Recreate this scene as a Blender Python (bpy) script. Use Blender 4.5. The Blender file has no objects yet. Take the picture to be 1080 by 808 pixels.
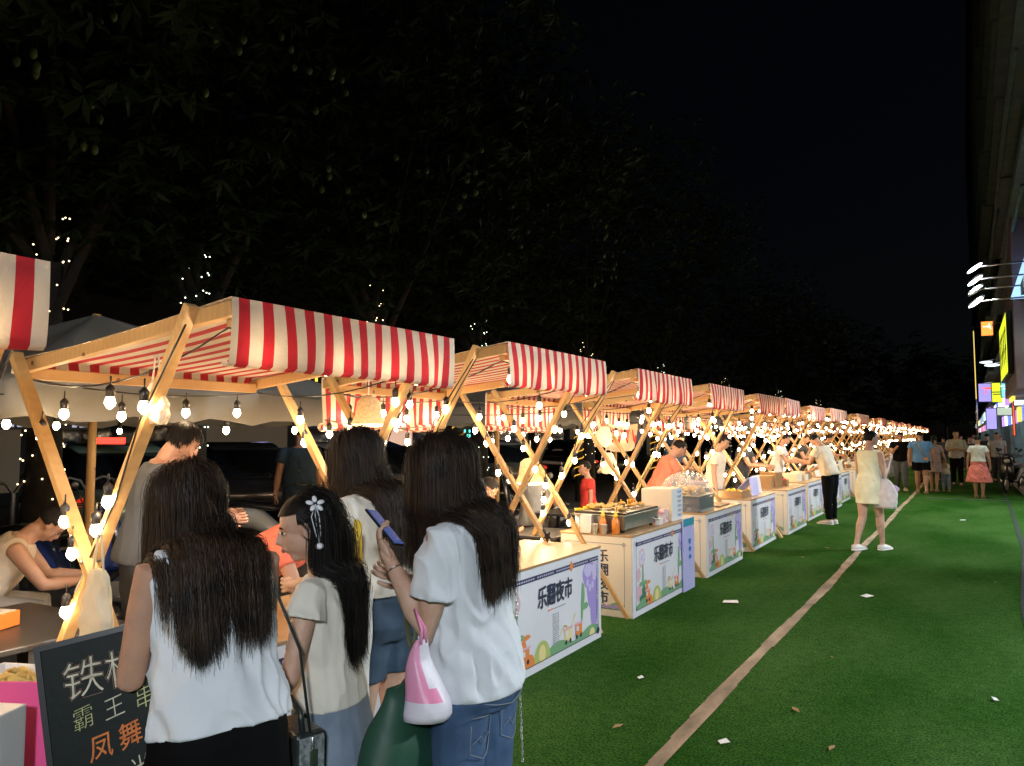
import bpy, math, random
import numpy as np
from mathutils import Vector, Matrix, noise
from mathutils.bvhtree import BVHTree
random.seed(7); rng = np.random.default_rng(7)
S = bpy.context.scene; COL = S.collection
R = math.radians
def V(*a): return np.array(a, dtype=float)
def nrm(a):
    a = np.asarray(a, float); n = np.linalg.norm(a); return a/n if n > 1e-9 else a

# ---------------------------------------------------------------- materials
MATS = {}
def mat(name, col, rough=.6, col2=None, scale=8, bump=0, bscale=60, metal=0, emit=None, es=0, alpha=1, sheen=0, trans=0, spec=.5, stretch=(1,1,1), detail=4, coat=0):
    if name in MATS: return MATS[name]
    m = bpy.data.materials.new(name); m.use_nodes = True; nt = m.node_tree; N = nt.nodes; L = nt.links
    b = N['Principled BSDF']; b.inputs['Roughness'].default_value = rough; b.inputs['Metallic'].default_value = metal
    b.inputs['Specular IOR Level'].default_value = spec; b.inputs['Base Color'].default_value = (*col, 1)
    b.inputs['Sheen Weight'].default_value = sheen; b.inputs['Alpha'].default_value = alpha
    b.inputs['Transmission Weight'].default_value = trans; b.inputs['Coat Weight'].default_value = coat
    tc = N.new('ShaderNodeTexCoord'); mp = N.new('ShaderNodeMapping'); mp.inputs['Scale'].default_value = stretch
    L.new(tc.outputs['Object'], mp.inputs['Vector'])
    if col2 is not None:
        n = N.new('ShaderNodeTexNoise'); n.inputs['Scale'].default_value = scale; n.inputs['Detail'].default_value = detail
        L.new(mp.outputs[0], n.inputs['Vector'])
        r = N.new('ShaderNodeValToRGB'); r.color_ramp.elements[0].position = .35; r.color_ramp.elements[1].position = .66
        r.color_ramp.elements[0].color = (*col, 1); r.color_ramp.elements[1].color = (*col2, 1)
        L.new(n.outputs['Fac'], r.inputs[0]); L.new(r.outputs[0], b.inputs['Base Color'])
    if bump:
        n2 = N.new('ShaderNodeTexNoise'); n2.inputs['Scale'].default_value = bscale; n2.inputs['Detail'].default_value = 5
        L.new(mp.outputs[0], n2.inputs['Vector'])
        bp = N.new('ShaderNodeBump'); bp.inputs['Strength'].default_value = bump; bp.inputs['Distance'].default_value = .01
        L.new(n2.outputs['Fac'], bp.inputs['Height']); L.new(bp.outputs[0], b.inputs['Normal'])
    if emit: b.inputs['Emission Color'].default_value = (*emit, 1); b.inputs['Emission Strength'].default_value = es
    if emit: m.cycles.emission_sampling = 'AUTO' if es > 3 else 'NONE'
    MATS[name] = m; return m
def cloth_translucent(m, fac=.35):
    nt = m.node_tree; N = nt.nodes; L = nt.links; b = N['Principled BSDF']; out = [n for n in N if n.type == 'OUTPUT_MATERIAL'][0]
    t = N.new('ShaderNodeBsdfTranslucent'); mx = N.new('ShaderNodeMixShader'); mx.inputs[0].default_value = fac
    src = b.inputs['Base Color'].links
    if src: L.new(src[0].from_socket, t.inputs['Color'])
    else: t.inputs['Color'].default_value = b.inputs['Base Color'].default_value
    L.new(b.outputs[0], mx.inputs[1]); L.new(t.outputs[0], mx.inputs[2]); L.new(mx.outputs[0], out.inputs['Surface'])
    return m

# ---------------------------------------------------------------- mesh builder
class MB:
    def __init__(s): s.v = []; s.f = []; s.m = []; s.sm = []
    def add(s, vs, fs, mi=0, smooth=True):
        o = len(s.v); s.v.extend([tuple(map(float, p)) for p in vs])
        for f in fs: s.f.append(tuple(o+i for i in f)); s.m.append(mi); s.sm.append(smooth)
        return s
    def box(s, c, size, rot=None, mi=0):
        hx, hy, hz = [q/2 for q in size]
        vs = [V(x, y, z) for x in (-hx, hx) for y in (-hy, hy) for z in (-hz, hz)]
        if rot is not None: vs = [np.array(rot) @ p for p in vs]
        vs = [p+V(*c) for p in vs]
        return s.add(vs, [(0,1,3,2),(4,6,7,5),(0,4,5,1),(2,3,7,6),(0,2,6,4),(1,5,7,3)], mi, False)
    def bx(s, x0, x1, y0, y1, z0, z1, mi=0): return s.box(((x0+x1)/2, (y0+y1)/2, (z0+z1)/2), (x1-x0, y1-y0, z1-z0), None, mi)
    def beam(s, a, b, w, h, up=(0,0,1), mi=0):
        a = V(*a); b = V(*b); d = nrm(b-a); side = nrm(np.cross(d, up)); u = np.cross(side, d)
        return s.box((a+b)/2, (w, np.linalg.norm(b-a), h), np.column_stack([side, d, u]), mi)
    def rings(s, rs, mi=0, cap=True, smooth=True):
        n = len(rs[0]); vs = [p for r in rs for p in r]; fs = []
        for i in range(len(rs)-1):
            for j in range(n):
                k = (j+1) % n; fs.append((i*n+j, i*n+k, (i+1)*n+k, (i+1)*n+j))
        if cap:
            fs.append(tuple(range(n-1, -1, -1))); fs.append(tuple((len(rs)-1)*n+j for j in range(n)))
        return s.add(vs, fs, mi, smooth)
    def tube(s, pts, rad, n=8, mi=0, cap=True, round_=False, flat=None):
        pts = [V(*p) for p in pts]; 
        if np.isscalar(rad): rad = [rad]*len(pts)
        rad = list(rad)
        if round_:
            d0 = nrm(pts[0]-pts[1]); d1 = nrm(pts[-1]-pts[-2]); r0, r1 = rad[0], rad[-1]
            pts = [pts[0]+d0*r0*.95, pts[0]+d0*r0*.6] + pts + [pts[-1]+d1*r1*.6, pts[-1]+d1*r1*.95]
            rad = [r0*.3, r0*.8] + rad + [r1*.8, r1*.3]
        T = []
        for i in range(len(pts)):
            a = pts[max(0, i-1)]; b = pts[min(len(pts)-1, i+1)]; T.append(nrm(b-a))
        ref = V(0, 0, 1) if abs(T[0][2]) < .9 else V(0, 1, 0)
        x = nrm(np.cross(ref, T[0])); rs = []
        for i, p in enumerate(pts):
            x = nrm(x-T[i]*np.dot(x, T[i])); y = np.cross(T[i], x)
            k = 1 if flat is None else flat
            rs.append([p+rad[i]*(math.cos(a)*x+math.sin(a)*y*k) for a in [2*math.pi*j/n for j in range(n)]])
        return s.rings(rs, mi, cap)
    def ell(s, c, r, M=None, mi=0, nu=14, nv=9):
        c = V(*c); rs = []
        for i in range(nv+1):
            t = math.pi*(i/nv); t = min(max(t, .08), math.pi-.08)
            ring = []
            for j in range(nu):
                a = 2*math.pi*j/nu; p = V(r[0]*math.sin(t)*math.cos(a), r[1]*math.sin(t)*math.sin(a), -r[2]*math.cos(t))
                ring.append((M @ p if M is not None else p)+c)
            rs.append(ring)
        return s.rings(rs, mi)
    def lathe(s, prof, c=(0,0,0), n=16, mi=0, cap=True):
        c = V(*c); return s.rings([[c+V(r*math.cos(2*math.pi*j/n), r*math.sin(2*math.pi*j/n), z) for j in range(n)] for r, z in prof], mi, cap)
    def poly(s, pts, mi=0): return s.add(pts, [tuple(range(len(pts)))], mi, False)
    def prism(s, pts2, f, d0, d1, mi=0):
        a = [f(x, y, d0) for x, y in pts2]; b = [f(x, y, d1) for x, y in pts2]; n = len(a)
        fs = [tuple(range(n-1, -1, -1)), tuple(range(n, 2*n))]+[(i, (i+1) % n, n+(i+1) % n, n+i) for i in range(n)]
        return s.add(a+b, fs, mi, False)
    def mesh(s, name, mats):
        me = bpy.data.meshes.new(name); me.from_pydata(s.v, [], s.f)
        for m in (mats if isinstance(mats, (list, tuple)) else [mats]): me.materials.append(m)
        me.polygons.foreach_set('material_index', s.m); me.polygons.foreach_set('use_smooth', s.sm)
        me.update(); return me
    def build(s, name, mats, parent=None, loc=(0,0,0), rz=0, bevel=0):
        o = bpy.data.objects.new(name, s.mesh(name, mats)); COL.objects.link(o); o.location = loc; o.rotation_euler = (0, 0, rz)
        if parent is not None: o.parent = parent
        if bevel:
            b = o.modifiers.new('bevel', 'BEVEL'); b.width = bevel; b.segments = 2; b.limit_method = 'ANGLE'; b.angle_limit = R(40)
        return o
def tag(o, label=None, cat=None, group=None, kind=None):
    if label: o['label'] = label
    if cat: o['category'] = cat
    if group: o['group'] = group
    if kind: o['kind'] = kind
    return o
def thing(name, label, cat, loc=(0,0,0), rz=0, group=None):
    o = bpy.data.objects.new(name, None); o.empty_display_size = .1; COL.objects.link(o); o.location = loc; o.rotation_euler = (0, 0, rz)
    return tag(o, label, cat, group)
def struct(o): return tag(o, kind='structure')
def kids(o): return [c for c in KIDS.get(o.name, [])]
def dup(root, loc, rz=None, label=None, group=None, scale=None, parent=None):
    c = root.copy(); COL.objects.link(c)
    if parent is None:
        c.location = loc
        if rz is not None: c.rotation_euler = (0, 0, rz)
        if scale: c.scale = scale if isinstance(scale, tuple) else (scale,)*3
    else: c.parent = parent
    if label: c['label'] = label
    if group: c['group'] = group
    for ch in root.children: dup(ch, None, parent=c)
    return c
def vremesh(mb, voxel, smooth=3, sub=0):
    me = mb.mesh('tmp', MATS['skin']); o = bpy.data.objects.new('tmp', me); COL.objects.link(o)
    r = o.modifiers.new('r', 'REMESH'); r.mode = 'VOXEL'; r.voxel_size = voxel; r.use_smooth_shade = True
    if smooth: q = o.modifiers.new('s', 'SMOOTH'); q.factor = .6; q.iterations = smooth
    dg = bpy.context.evaluated_depsgraph_get(); dg.update()
    m2 = bpy.data.meshes.new_from_object(o.evaluated_get(dg), depsgraph=dg)
    n = len(m2.vertices); vs = np.empty(n*3); m2.vertices.foreach_get('co', vs); vs = vs.reshape(-1, 3)
    no = np.empty(n*3); m2.vertices.foreach_get('normal', no); no = no.reshape(-1, 3)
    fs = [tuple(p.vertices) for p in m2.polygons]
    bpy.data.objects.remove(o); bpy.data.meshes.remove(me); bpy.data.meshes.remove(m2)
    return vs, no, fs
_tc = {}
def text_geo(body, bold=0.0, extr=0.0, track=1.0):
    """outline text as 2-D triangles, unit size, origin left baseline"""
    k = (body, bold, track)
    if k in _tc: return _tc[k]
    c = bpy.data.curves.new('t', 'FONT'); c.body = body; c.offset = bold; c.resolution_u = 3; c.space_character = track
    o = bpy.data.objects.new('t', c); COL.objects.link(o); dg = bpy.context.evaluated_depsgraph_get(); dg.update()
    m = bpy.data.meshes.new_from_object(o.evaluated_get(dg), depsgraph=dg)
    vs = [(v.co.x, v.co.y) for v in m.vertices]; fs = [tuple(p.vertices) for p in m.polygons]
    bpy.data.objects.remove(o); bpy.data.curves.remove(c); bpy.data.meshes.remove(m)
    _tc[k] = (vs, fs); return _tc[k]
def put_text(mb, body, f, x, y, size, mi, bold=0., depth=0., center=True, sx=1., track=1.0):
    vs, fs = text_geo(body, bold, track=track)
    if not vs: return
    xs = [a for a, b in vs]; cx = (min(xs)+max(xs))/2 if center else 0
    if bold > .02:      # heavy lettering: thin outline copies laid side by side
        vs, fs = text_geo(body, .008, track=track)
        for i, (ox, oy) in enumerate(((0,0),(-.024,0),(.024,0),(0,.018),(0,-.018))): mb.add([f(x+(a-cx+ox)*size*sx, y+(b+oy)*size, depth+.0001*i) for a, b in vs], fs, mi, False)
    else: mb.add([f(x+(a-cx)*size*sx, y+b*size, depth) for a, b in vs], fs, mi, False)

# ---------------------------------------------------------------- shared materials
skin = mat('skin', (.42, .235, .155), .55, (.48, .26, .165), 18, bump=.18, bscale=140)
skin_pale = mat('skin_pale', (.56, .36, .26), .55, (.50, .29, .20), 18, bump=.18, bscale=140)
hair_m = mat('hair', (.006, .0045, .004), .62, (.011, .008, .006), 30, spec=.22)
hair_br = mat('hair_brown', (.011, .0065, .0045), .56, (.040, .022, .012), 12, spec=.25)
wood = mat('pine_wood', (.50, .29, .11), .5, (.62, .42, .21), 5, bump=.15, bscale=30, stretch=(1, 1, 1))
white_cl = mat('white_cotton', (.72, .75, .78), .85, (.66, .69, .73), 5, bump=.25, bscale=400, sheen=.2)
cream_cl = mat('cream_cotton', (.74, .70, .60), .85, (.68, .64, .55), 5, bump=.25, bscale=400, sheen=.2)
black_cl = mat('black_cloth', (.0035, .0035, .004), .85, (.005, .005, .0055), 6, bump=.2, bscale=300, spec=.08)
denim = mat('blue_denim', (.030, .065, .14), .8, (.065, .13, .25), 5, bump=.5, bscale=500)
denim_dk = mat('dark_denim', (.02, .04, .07), .8, (.05, .09, .14), 9, bump=.5, bscale=500)
denim_lt = mat('light_denim', (.16, .21, .28), .8, (.24, .30, .38), 9, bump=.5, bscale=500)
black_pl = mat('black_plastic', (.012, .012, .013), .35)
white_pl = mat('white_plastic', (.75, .75, .74), .35)
steel = mat('steel', (.55, .55, .55), .28, metal=1, bump=.05)
shoe_w = mat('white_shoe', (.72, .70, .66), .6)
eye_w = mat('eye_white', (.7, .68, .65), .3); eye_d = mat('eye_dark', (.01, .007, .005), .15); lipm = mat('lip', (.38, .13, .11), .45)
EXPO = 0.6; SKYS = .0003; FLOOD = 800; LAMPE = 1300
# ---------------------------------------------------------------- people
RF = [(-.055,.086,.068,-.006),(-.02,.102,.076,-.010),(.03,.098,.070,-.006),(.10,.077,.056,0),(.16,.083,.060,.002),(.215,.093,.066,.006),(.258,.096,.056,0),(.284,.074,.045,-.002),(.305,.040,.036,-.004)]
RM = [(-.055,.084,.070,-.006),(-.02,.094,.074,-.008),(.03,.092,.068,-.004),(.10,.085,.062,0),(.16,.095,.066,.002),(.215,.106,.070,.004),(.258,.110,.060,0),(.284,.084,.048,-.002),(.305,.044,.038,-.004)]
def rotx(a): c, s = math.cos(a), math.sin(a); return np.array([[1,0,0],[0,c,-s],[0,s,c]])
def rotz(a): c, s = math.cos(a), math.sin(a); return np.array([[c,-s,0],[s,c,0],[0,0,1]])
def ring(c, ax, ay, rx, ry, n=20, p=2.3):
    out = []
    for j in range(n):
        a = 2*math.pi*j/n; ca, sa = math.cos(a), math.sin(a)
        out.append(c+ax*rx*np.sign(ca)*abs(ca)**(2/p)+ay*ry*np.sign(sa)*abs(sa)**(2/p))
    return out
def skeleton(H, male, pose, bulk=1.):
    J = {}; L = R(pose.get('lean', 0)); sz = V(0, math.sin(L), math.cos(L)); sy = V(0, math.cos(L), -math.sin(L)); sx = V(1,0,0)
    sl = R(pose.get('side', 0))
    if sl: M = np.array([[math.cos(sl),0,math.sin(sl)],[0,1,0],[-math.sin(sl),0,math.cos(sl)]]); sz = M@sz; sx = M@sx; sy = M@sy
    legs = {}
    for k in 'LR':
        d1, d2 = pose.get('leg'+k, ((0,0.02,-1),(0,-.03,-1))); sg = -1 if k == 'L' else 1
        legs[k] = (nrm(V(d1[0]*sg, d1[1], d1[2]))*.245*H, nrm(V(d2[0]*sg, d2[1], d2[2]))*.235*H)
    pz = pose.get('pelvis') or max(-(a+b)[2] for a, b in legs.values())+.045*H+.03*H
    P = V(0, 0, pz); J['P'] = P; J['sx'], J['sy'], J['sz'] = sx, sy, sz
    w = .117 if male else .099
    for k in 'LR':
        sg = -1 if k == 'L' else 1
        h = P+sx*sg*.050*H-sz*.03*H; kn = h+legs[k][0]; an = kn+legs[k][1]; J['hip'+k], J['knee'+k], J['ank'+k] = h, kn, an
        sh = P+sz*(.262+pose.get('shrug'+k, 0))*H+sx*sg*w*H*bulk; d1, d2 = pose.get('arm'+k, ((.12,0,-1),(.05,.15,-1)))
        el = sh+nrm(V(d1[0]*sg, d1[1], d1[2]))*.172*H; wr = el+nrm(V(d2[0]*sg, d2[1], d2[2]))*.148*H
        J['sh'+k], J['el'+k], J['wr'+k] = sh, el, wr
    a = R(pose.get('head', 0))+L*.6
    Mh = rotz(R(pose.get('turn', 0))) @ rotx(-a)
    if pose.get('tilt'): t = R(pose['tilt']); Mh = np.array([[math.cos(t),0,math.sin(t)],[0,1,0],[-math.sin(t),0,math.cos(t)]]) @ Mh
    hh = .135*H*pose.get('hs', 1); J['hh'] = hh; J['Mh'] = Mh
    nb = P+sz*.30*H; nt = nb+nrm(sz*.5+Mh[:,2]*.5+sy*.25)*.035*H; J['nb'], J['nt'] = nb, nt
    J['hc'] = nt+Mh[:,2]*.45*hh+Mh[:,1]*.10*hh
    return J
def hand(mb, wr, d, n, L, curl=.35, sg=1, mi=0):
    d = nrm(d); n = nrm(n-d*np.dot(n, d)); w = np.cross(d, n)*sg
    mb.ell(wr+d*L*.28, (L*.20, L*.30, L*.085), np.column_stack([w, d, n]), mi, 10, 8)
    mb.tube([wr-d*L*.1, wr+d*L*.2], [L*.13, L*.15], 8, mi, True, True, .8)
    for i, (o, l) in enumerate([(-.145,.40),(-.05,.45),(.05,.42),(.14,.33)]):
        p = wr+d*L*.50+w*o*L; q = d+w*o*.25; pts = [p]; a = curl*(1+.12*i)
        for sgm, fr in enumerate((.42, .32, .26)):
            ang = a*(sgm*.9+.5); dd = nrm(q*math.cos(ang)+n*math.sin(ang)); p = p+dd*l*L*fr; pts.append(p)
        mb.tube(pts, [L*.047, L*.045, L*.041, L*.035], 7, mi, True, True)
    p = wr+d*L*.14-w*L*.15; q = nrm(d*.75-w*.6+n*.35); p1 = p+q*L*.2; p2 = p1+nrm(d*.9-w*.2+n*.4)*L*.17; p3 = p2+nrm(d+n*.3)*L*.13
    mb.tube([p, p1, p2, p3], [L*.06, L*.058, L*.05, L*.042], 7, mi, True, True)
def head_geo(mb, J, male, n=18):
    hh, M, c = J['hh'], J['Mh'], J['hc']; g = lambda x, y, z: c+M@(V(x, y, z)*hh)
    k = hh
    mb.ell(g(0,-.05,.12), (.345*k,.415*k,.37*k), M, 0, n, 12)
    mb.ell(g(0,.06,-.12), (.285*k,.31*k,.30*k), M, 0, n, 10)
    mb.ell(g(0,.20,-.36), (.13*k,.12*k,.10*k), M, 0, 10, 7)
    mb.ell(g(0,.20,.10), (.27*k,.16*k,.16*k), M, 0, 10, 7)
    for s in (-1, 1):
        mb.ell(g(s*.15,.235,-.08), (.10*k,.08*k,.09*k), M, 0, 8, 6)
        mb.ell(g(s*.345,-.02,-.04), (.035*k,.085*k,.13*k), M, 0, 8, 7)
    mb.tube([g(0,.34,.08), g(0,.40,-.04), g(0,.44,-.11), g(0,.36,-.15)], [.035*k,.045*k,.06*k,.05*k], 8, 0, True, True)
    mb.ell(g(0,.355,-.225), (.10*k,.05*k,.025*k), M, 0, 8, 6); mb.ell(g(0,.345,-.265), (.085*k,.05*k,.03*k), M, 0, 8, 6)
def face_extra(mb, J):
    hh, M, c = J['hh'], J['Mh'], J['hc']; g = lambda x, y, z: c+M@(V(x, y, z)*hh)
    for s in (-1, 1):
        mb.ell(g(s*.14,.315,.0), (.055*hh,.030*hh,.014*hh), M, 1, 8, 6); mb.ell(g(s*.14,.338,.0), (.024*hh,.018*hh,.017*hh), M, 2, 8, 6)
        mb.tube([g(s*.07,.365,.085), g(s*.15,.36,.10), g(s*.22,.32,.08)], [.012*hh,.015*hh,.008*hh], 5, 2)
        mb.tube([g(s*.075,.345,.015), g(s*.14,.362,.034), g(s*.205,.325,.012)], [.006*hh,.010*hh,.006*hh], 5, 2)
    mb.tube([g(-.085,.365,-.235), g(0,.405,-.238), g(.085,.365,-.235)], [.010*hh,.024*hh,.010*hh], 6, 3)
    mb.tube([g(-.07,.36,-.258), g(0,.395,-.265), g(.07,.36,-.258)], [.010*hh,.024*hh,.010*hh], 6, 3)
def rings_at(J, H, tab, t0, t1, infl, extra=None, bulk=1., loose=0):
    ts = sorted(set([t0, t1]+[r[0] for r in tab if t0 < r[0] < t1])); out = []
    for t in ts:
        rx = np.interp(t, [r[0] for r in tab], [r[1] for r in tab]); ry = np.interp(t, [r[0] for r in tab], [r[2] for r in tab]); yo = np.interp(t, [r[0] for r in tab], [r[3] for r in tab])
        if loose and t < .215: rx = rx+(max(tab[5][1], rx)-rx)*loose; ry = ry+(max(tab[5][2], ry)-ry)*loose
        fl = extra(t) if extra else 0
        c = J['P']+J['sz']*t*H+J['sy']*yo*H; out.append(ring(c, J['sx'], J['sy'], (rx*bulk+infl+fl)*H, (ry*bulk+infl+fl)*H))
    return out
def lerp(a, b, t): return a+(b-a)*t
def emit_mesh(root, name, geo, mats, extra=None, wr=0, wf=9, seed=0, H=1.6, ws=.35):
    vs, no, fs = geo
    if wr:
        out = []; zmin = vs[:,2].min()
        for p, n in zip(vs, no):
            q = Vector((p[0]*wf+seed, p[1]*wf+seed*.7, p[2]*wf*ws))
            w = noise.noise(q+Vector((noise.noise(q*.5)*1.5, 0, noise.noise(q*.7+Vector((5,3,1))))))
            w2 = noise.noise(Vector((p[0]*wf*1.3+p[2]*wf*.9, p[1]*wf*1.3-p[2]*wf*.6, p[2]*wf*.5+seed)))
            n_ = n*V(1,1,.15); lim = min(1, max(0, (p[2]-zmin)/.05)*.8+.2); out.append(p+n_*wr*lim*((.45-abs(w)**.6*1.25)*1.1+w2*.8))
        vs = out
    mb = MB(); mb.add(vs, fs, 0, True)
    if extra: extra(mb)
    return mb.build(name, mats, root)
def strands(name, root, J, mats, count, length, bvh, style='long', width=.0022, steps=24, part=0., seedv=1, comb=(.25,-.5,-.3), down_k=.42, hair_line=.42, front=.25, pull=.22, rcol=.085, clear=.30, zc=None, back=.045):
    """guide strands fall over the head and shoulders; many thin children follow each guide"""
    rg = np.random.default_rng(seedv); hh, M, hc = J['hh'], J['Mh'], J['hc']
    cc = hc+M@(V(0,-.05,.10)*hh); rad = V(.362,.43,.405)*hh
    ng = max(60, count//9) if style == 'long' else count
    n = rg.normal(size=(ng*6, 3)); n /= np.linalg.norm(n, axis=1)[:,None]
    keep = ~((n[:,1] > clear) & (n[:,2] < (zc or hair_line))) & (n[:,2] > (-.62 if style == 'long' else -.42)) & ~((n[:,1] > -.05) & (n[:,2] < -.1))
    n = n[keep][:ng]; cnt = len(n); pts = np.zeros((cnt, steps, 3)); p = n*rad
    sgn = np.where(n[:,0] > part, 1., -1.); gr = rg.normal(size=(cnt, 3))
    d = np.column_stack([comb[0]*sgn, np.full(cnt, comb[1]), np.full(cnt, comb[2])])+gr*.08
    nn = n/rad; nn /= np.linalg.norm(nn, axis=1)[:,None]; d -= nn*np.sum(d*nn, axis=1)[:,None]; d /= np.linalg.norm(d, axis=1)[:,None]
    down = M.T @ V(0, 0, -1); ds = length*(.91+.13*rg.random(cnt))/(steps-1); lay = 1.0+.055*rg.random(cnt)
    fr = np.where((n[:,1] > .0) & (rg.random(cnt) < front*2.2), 1., -1.)
    ax = J['nt'][:2]+(M@V(0,-.12,0)*hh)[:2]
    for k in range(steps):
        pts[:,k] = p
        if k == steps-1: break
        d = d*(1-down_k)+down*down_k+gr*.010; d /= np.linalg.norm(d, axis=1)[:,None]
        p = p+d*ds[:,None]; r2 = rad*lay[:,None]*1.02; q = p/r2; l = np.linalg.norm(q, axis=1); ins = l < 1
        if ins.any(): p[ins] = p[ins]/l[ins][:,None]
        if style == 'long':
            W = p@M.T+cc; lowz = W[:,2] < cc[2]-.62*hh
            axy = np.column_stack([np.full(cnt, ax[0]), ax[1]+np.where(fr > 0, .05, -back)]); h = W[:,:2]-axy; hl = np.linalg.norm(h, axis=1); hl = np.abs(h[:,0])+1e-6; far = lowz & (hl > rcol*(.6+.5*lay))
            W[far,0] -= np.sign(h[far,0])*(hl[far]-rcol)*pull; fwd = lowz & (fr < 0) & (h[:,1] > -.02); W[fwd,1] -= .006
            for i in np.nonzero(W[:,2] < cc[2]-.35*hh)[0]:
                for b in (bvh or []):
                    co, no_, ix, ds_ = b.find_nearest(Vector(W[i]), .10)
                    if co is None: continue
                    e = (Vector(W[i])-co).dot(no_); mg = .004+.012*(lay[i]-1)*18
                    if e < mg:
                        q_ = co+no_*mg; up = max(0, no_.z); W[i] = (q_.x, q_.y+fr[i]*(.005+up*.018), q_.z-up*.004)
            p = (W-cc)@M
    G = pts@M.T+cc
    if style == 'long':
        ch = 9; pick = np.repeat(np.arange(cnt), ch); W = G[pick].copy(); off = rg.normal(size=(len(pick), 1, 3))*.0105; tp = np.linspace(1., .8, steps)[None,:,None]
        wv = np.sin(np.linspace(0, 1, steps)[None,:,None]*(5+4*rg.random((len(pick),1,1)))+rg.random((len(pick),1,1))*6)*.0022*np.linspace(0,1,steps)[None,:,None]
        W += off*tp+wv*rg.normal(size=(len(pick),1,3)); W[:,:,2] += (rg.random((len(pick),1))-.5)*.03*np.linspace(0,1,steps)[None,:]**2; cnt = len(pick)
    else: W = G
    wid = width*np.minimum(1, np.linspace(3.0, .30, steps))
    T = np.gradient(W, axis=1); T /= np.maximum(np.linalg.norm(T, axis=2), 1e-6)[:,:,None]
    out = W-np.array([cc[0], cc[1], 0]); out[:,:,2] = (W[:,:,2]-cc[2]+.02)*np.clip(1-(cc[2]-W[:,:,2])/.15, 0, 1)
    sd = np.cross(T, out); sd /= np.maximum(np.linalg.norm(sd, axis=2), 1e-6)[:,:,None]
    sd = sd+rg.normal(size=(cnt,1,3))*.45; sd /= np.linalg.norm(sd, axis=2)[:,:,None]
    A = W-sd*wid[None,:,None]/2; B = W+sd*wid[None,:,None]/2
    VV = np.stack([A, B], axis=2).reshape(-1, 3); base = (np.arange(cnt)[:,None]*steps+np.arange(steps-1)[None,:])*2
    F = np.stack([base, base+1, base+3, base+2], axis=2).reshape(-1, 4)
    me = bpy.data.meshes.new(name); me.vertices.add(len(VV)); me.vertices.foreach_set('co', VV.ravel())
    me.loops.add(F.size); me.loops.foreach_set('vertex_index', F.ravel()); me.polygons.add(len(F)); me.polygons.foreach_set('loop_start', np.arange(0, F.size, 4))
    me.polygons.foreach_set('use_smooth', np.ones(len(F), bool)); me.materials.append(mats); me.update(calc_edges=True); me.validate()
    o = bpy.data.objects.new(name, me); COL.objects.link(o); o.parent = root
    return o
def cap_geo(J, k=1.0, line=.42, low=-.5, grow=1.):
    hh, M, hc = J['hh'], J['Mh'], J['hc']; mb = MB(); cc = hc+M@(V(0,-.05,.10)*hh); rad = V(.365,.43,.40)*hh*k
    nu, nv = 36, 24; vs = []; fs = []
    for i in range(nv+1):
        t = math.pi*i/nv
        for j in range(nu):
            a = 2*math.pi*j/nu; n = V(math.sin(t)*math.cos(a), math.sin(t)*math.sin(a), math.cos(t))
            w = 1+.03*grow*noise.noise(Vector(n*6))+.02*grow*noise.noise(Vector(n*19))
            vs.append(cc+M@(n*rad*w))
    def ok(n):
        if n[1] > .30 and n[2] < line: return False
        if n[2] < low: return False
        if n[1] > -.05 and n[2] < -.05: return False
        return True
    for i in range(nv):
        for j in range(nu):
            t = math.pi*(i+.5)/nv; a = 2*math.pi*(j+.5)/nu; n = V(math.sin(t)*math.cos(a), math.sin(t)*math.sin(a), math.cos(t))
            if ok(n): fs.append((i*nu+j, (i+1)*nu+j, (i+1)*nu+(j+1) % nu, i*nu+(j+1) % nu))
    mb.add(vs, fs); return mb
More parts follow.
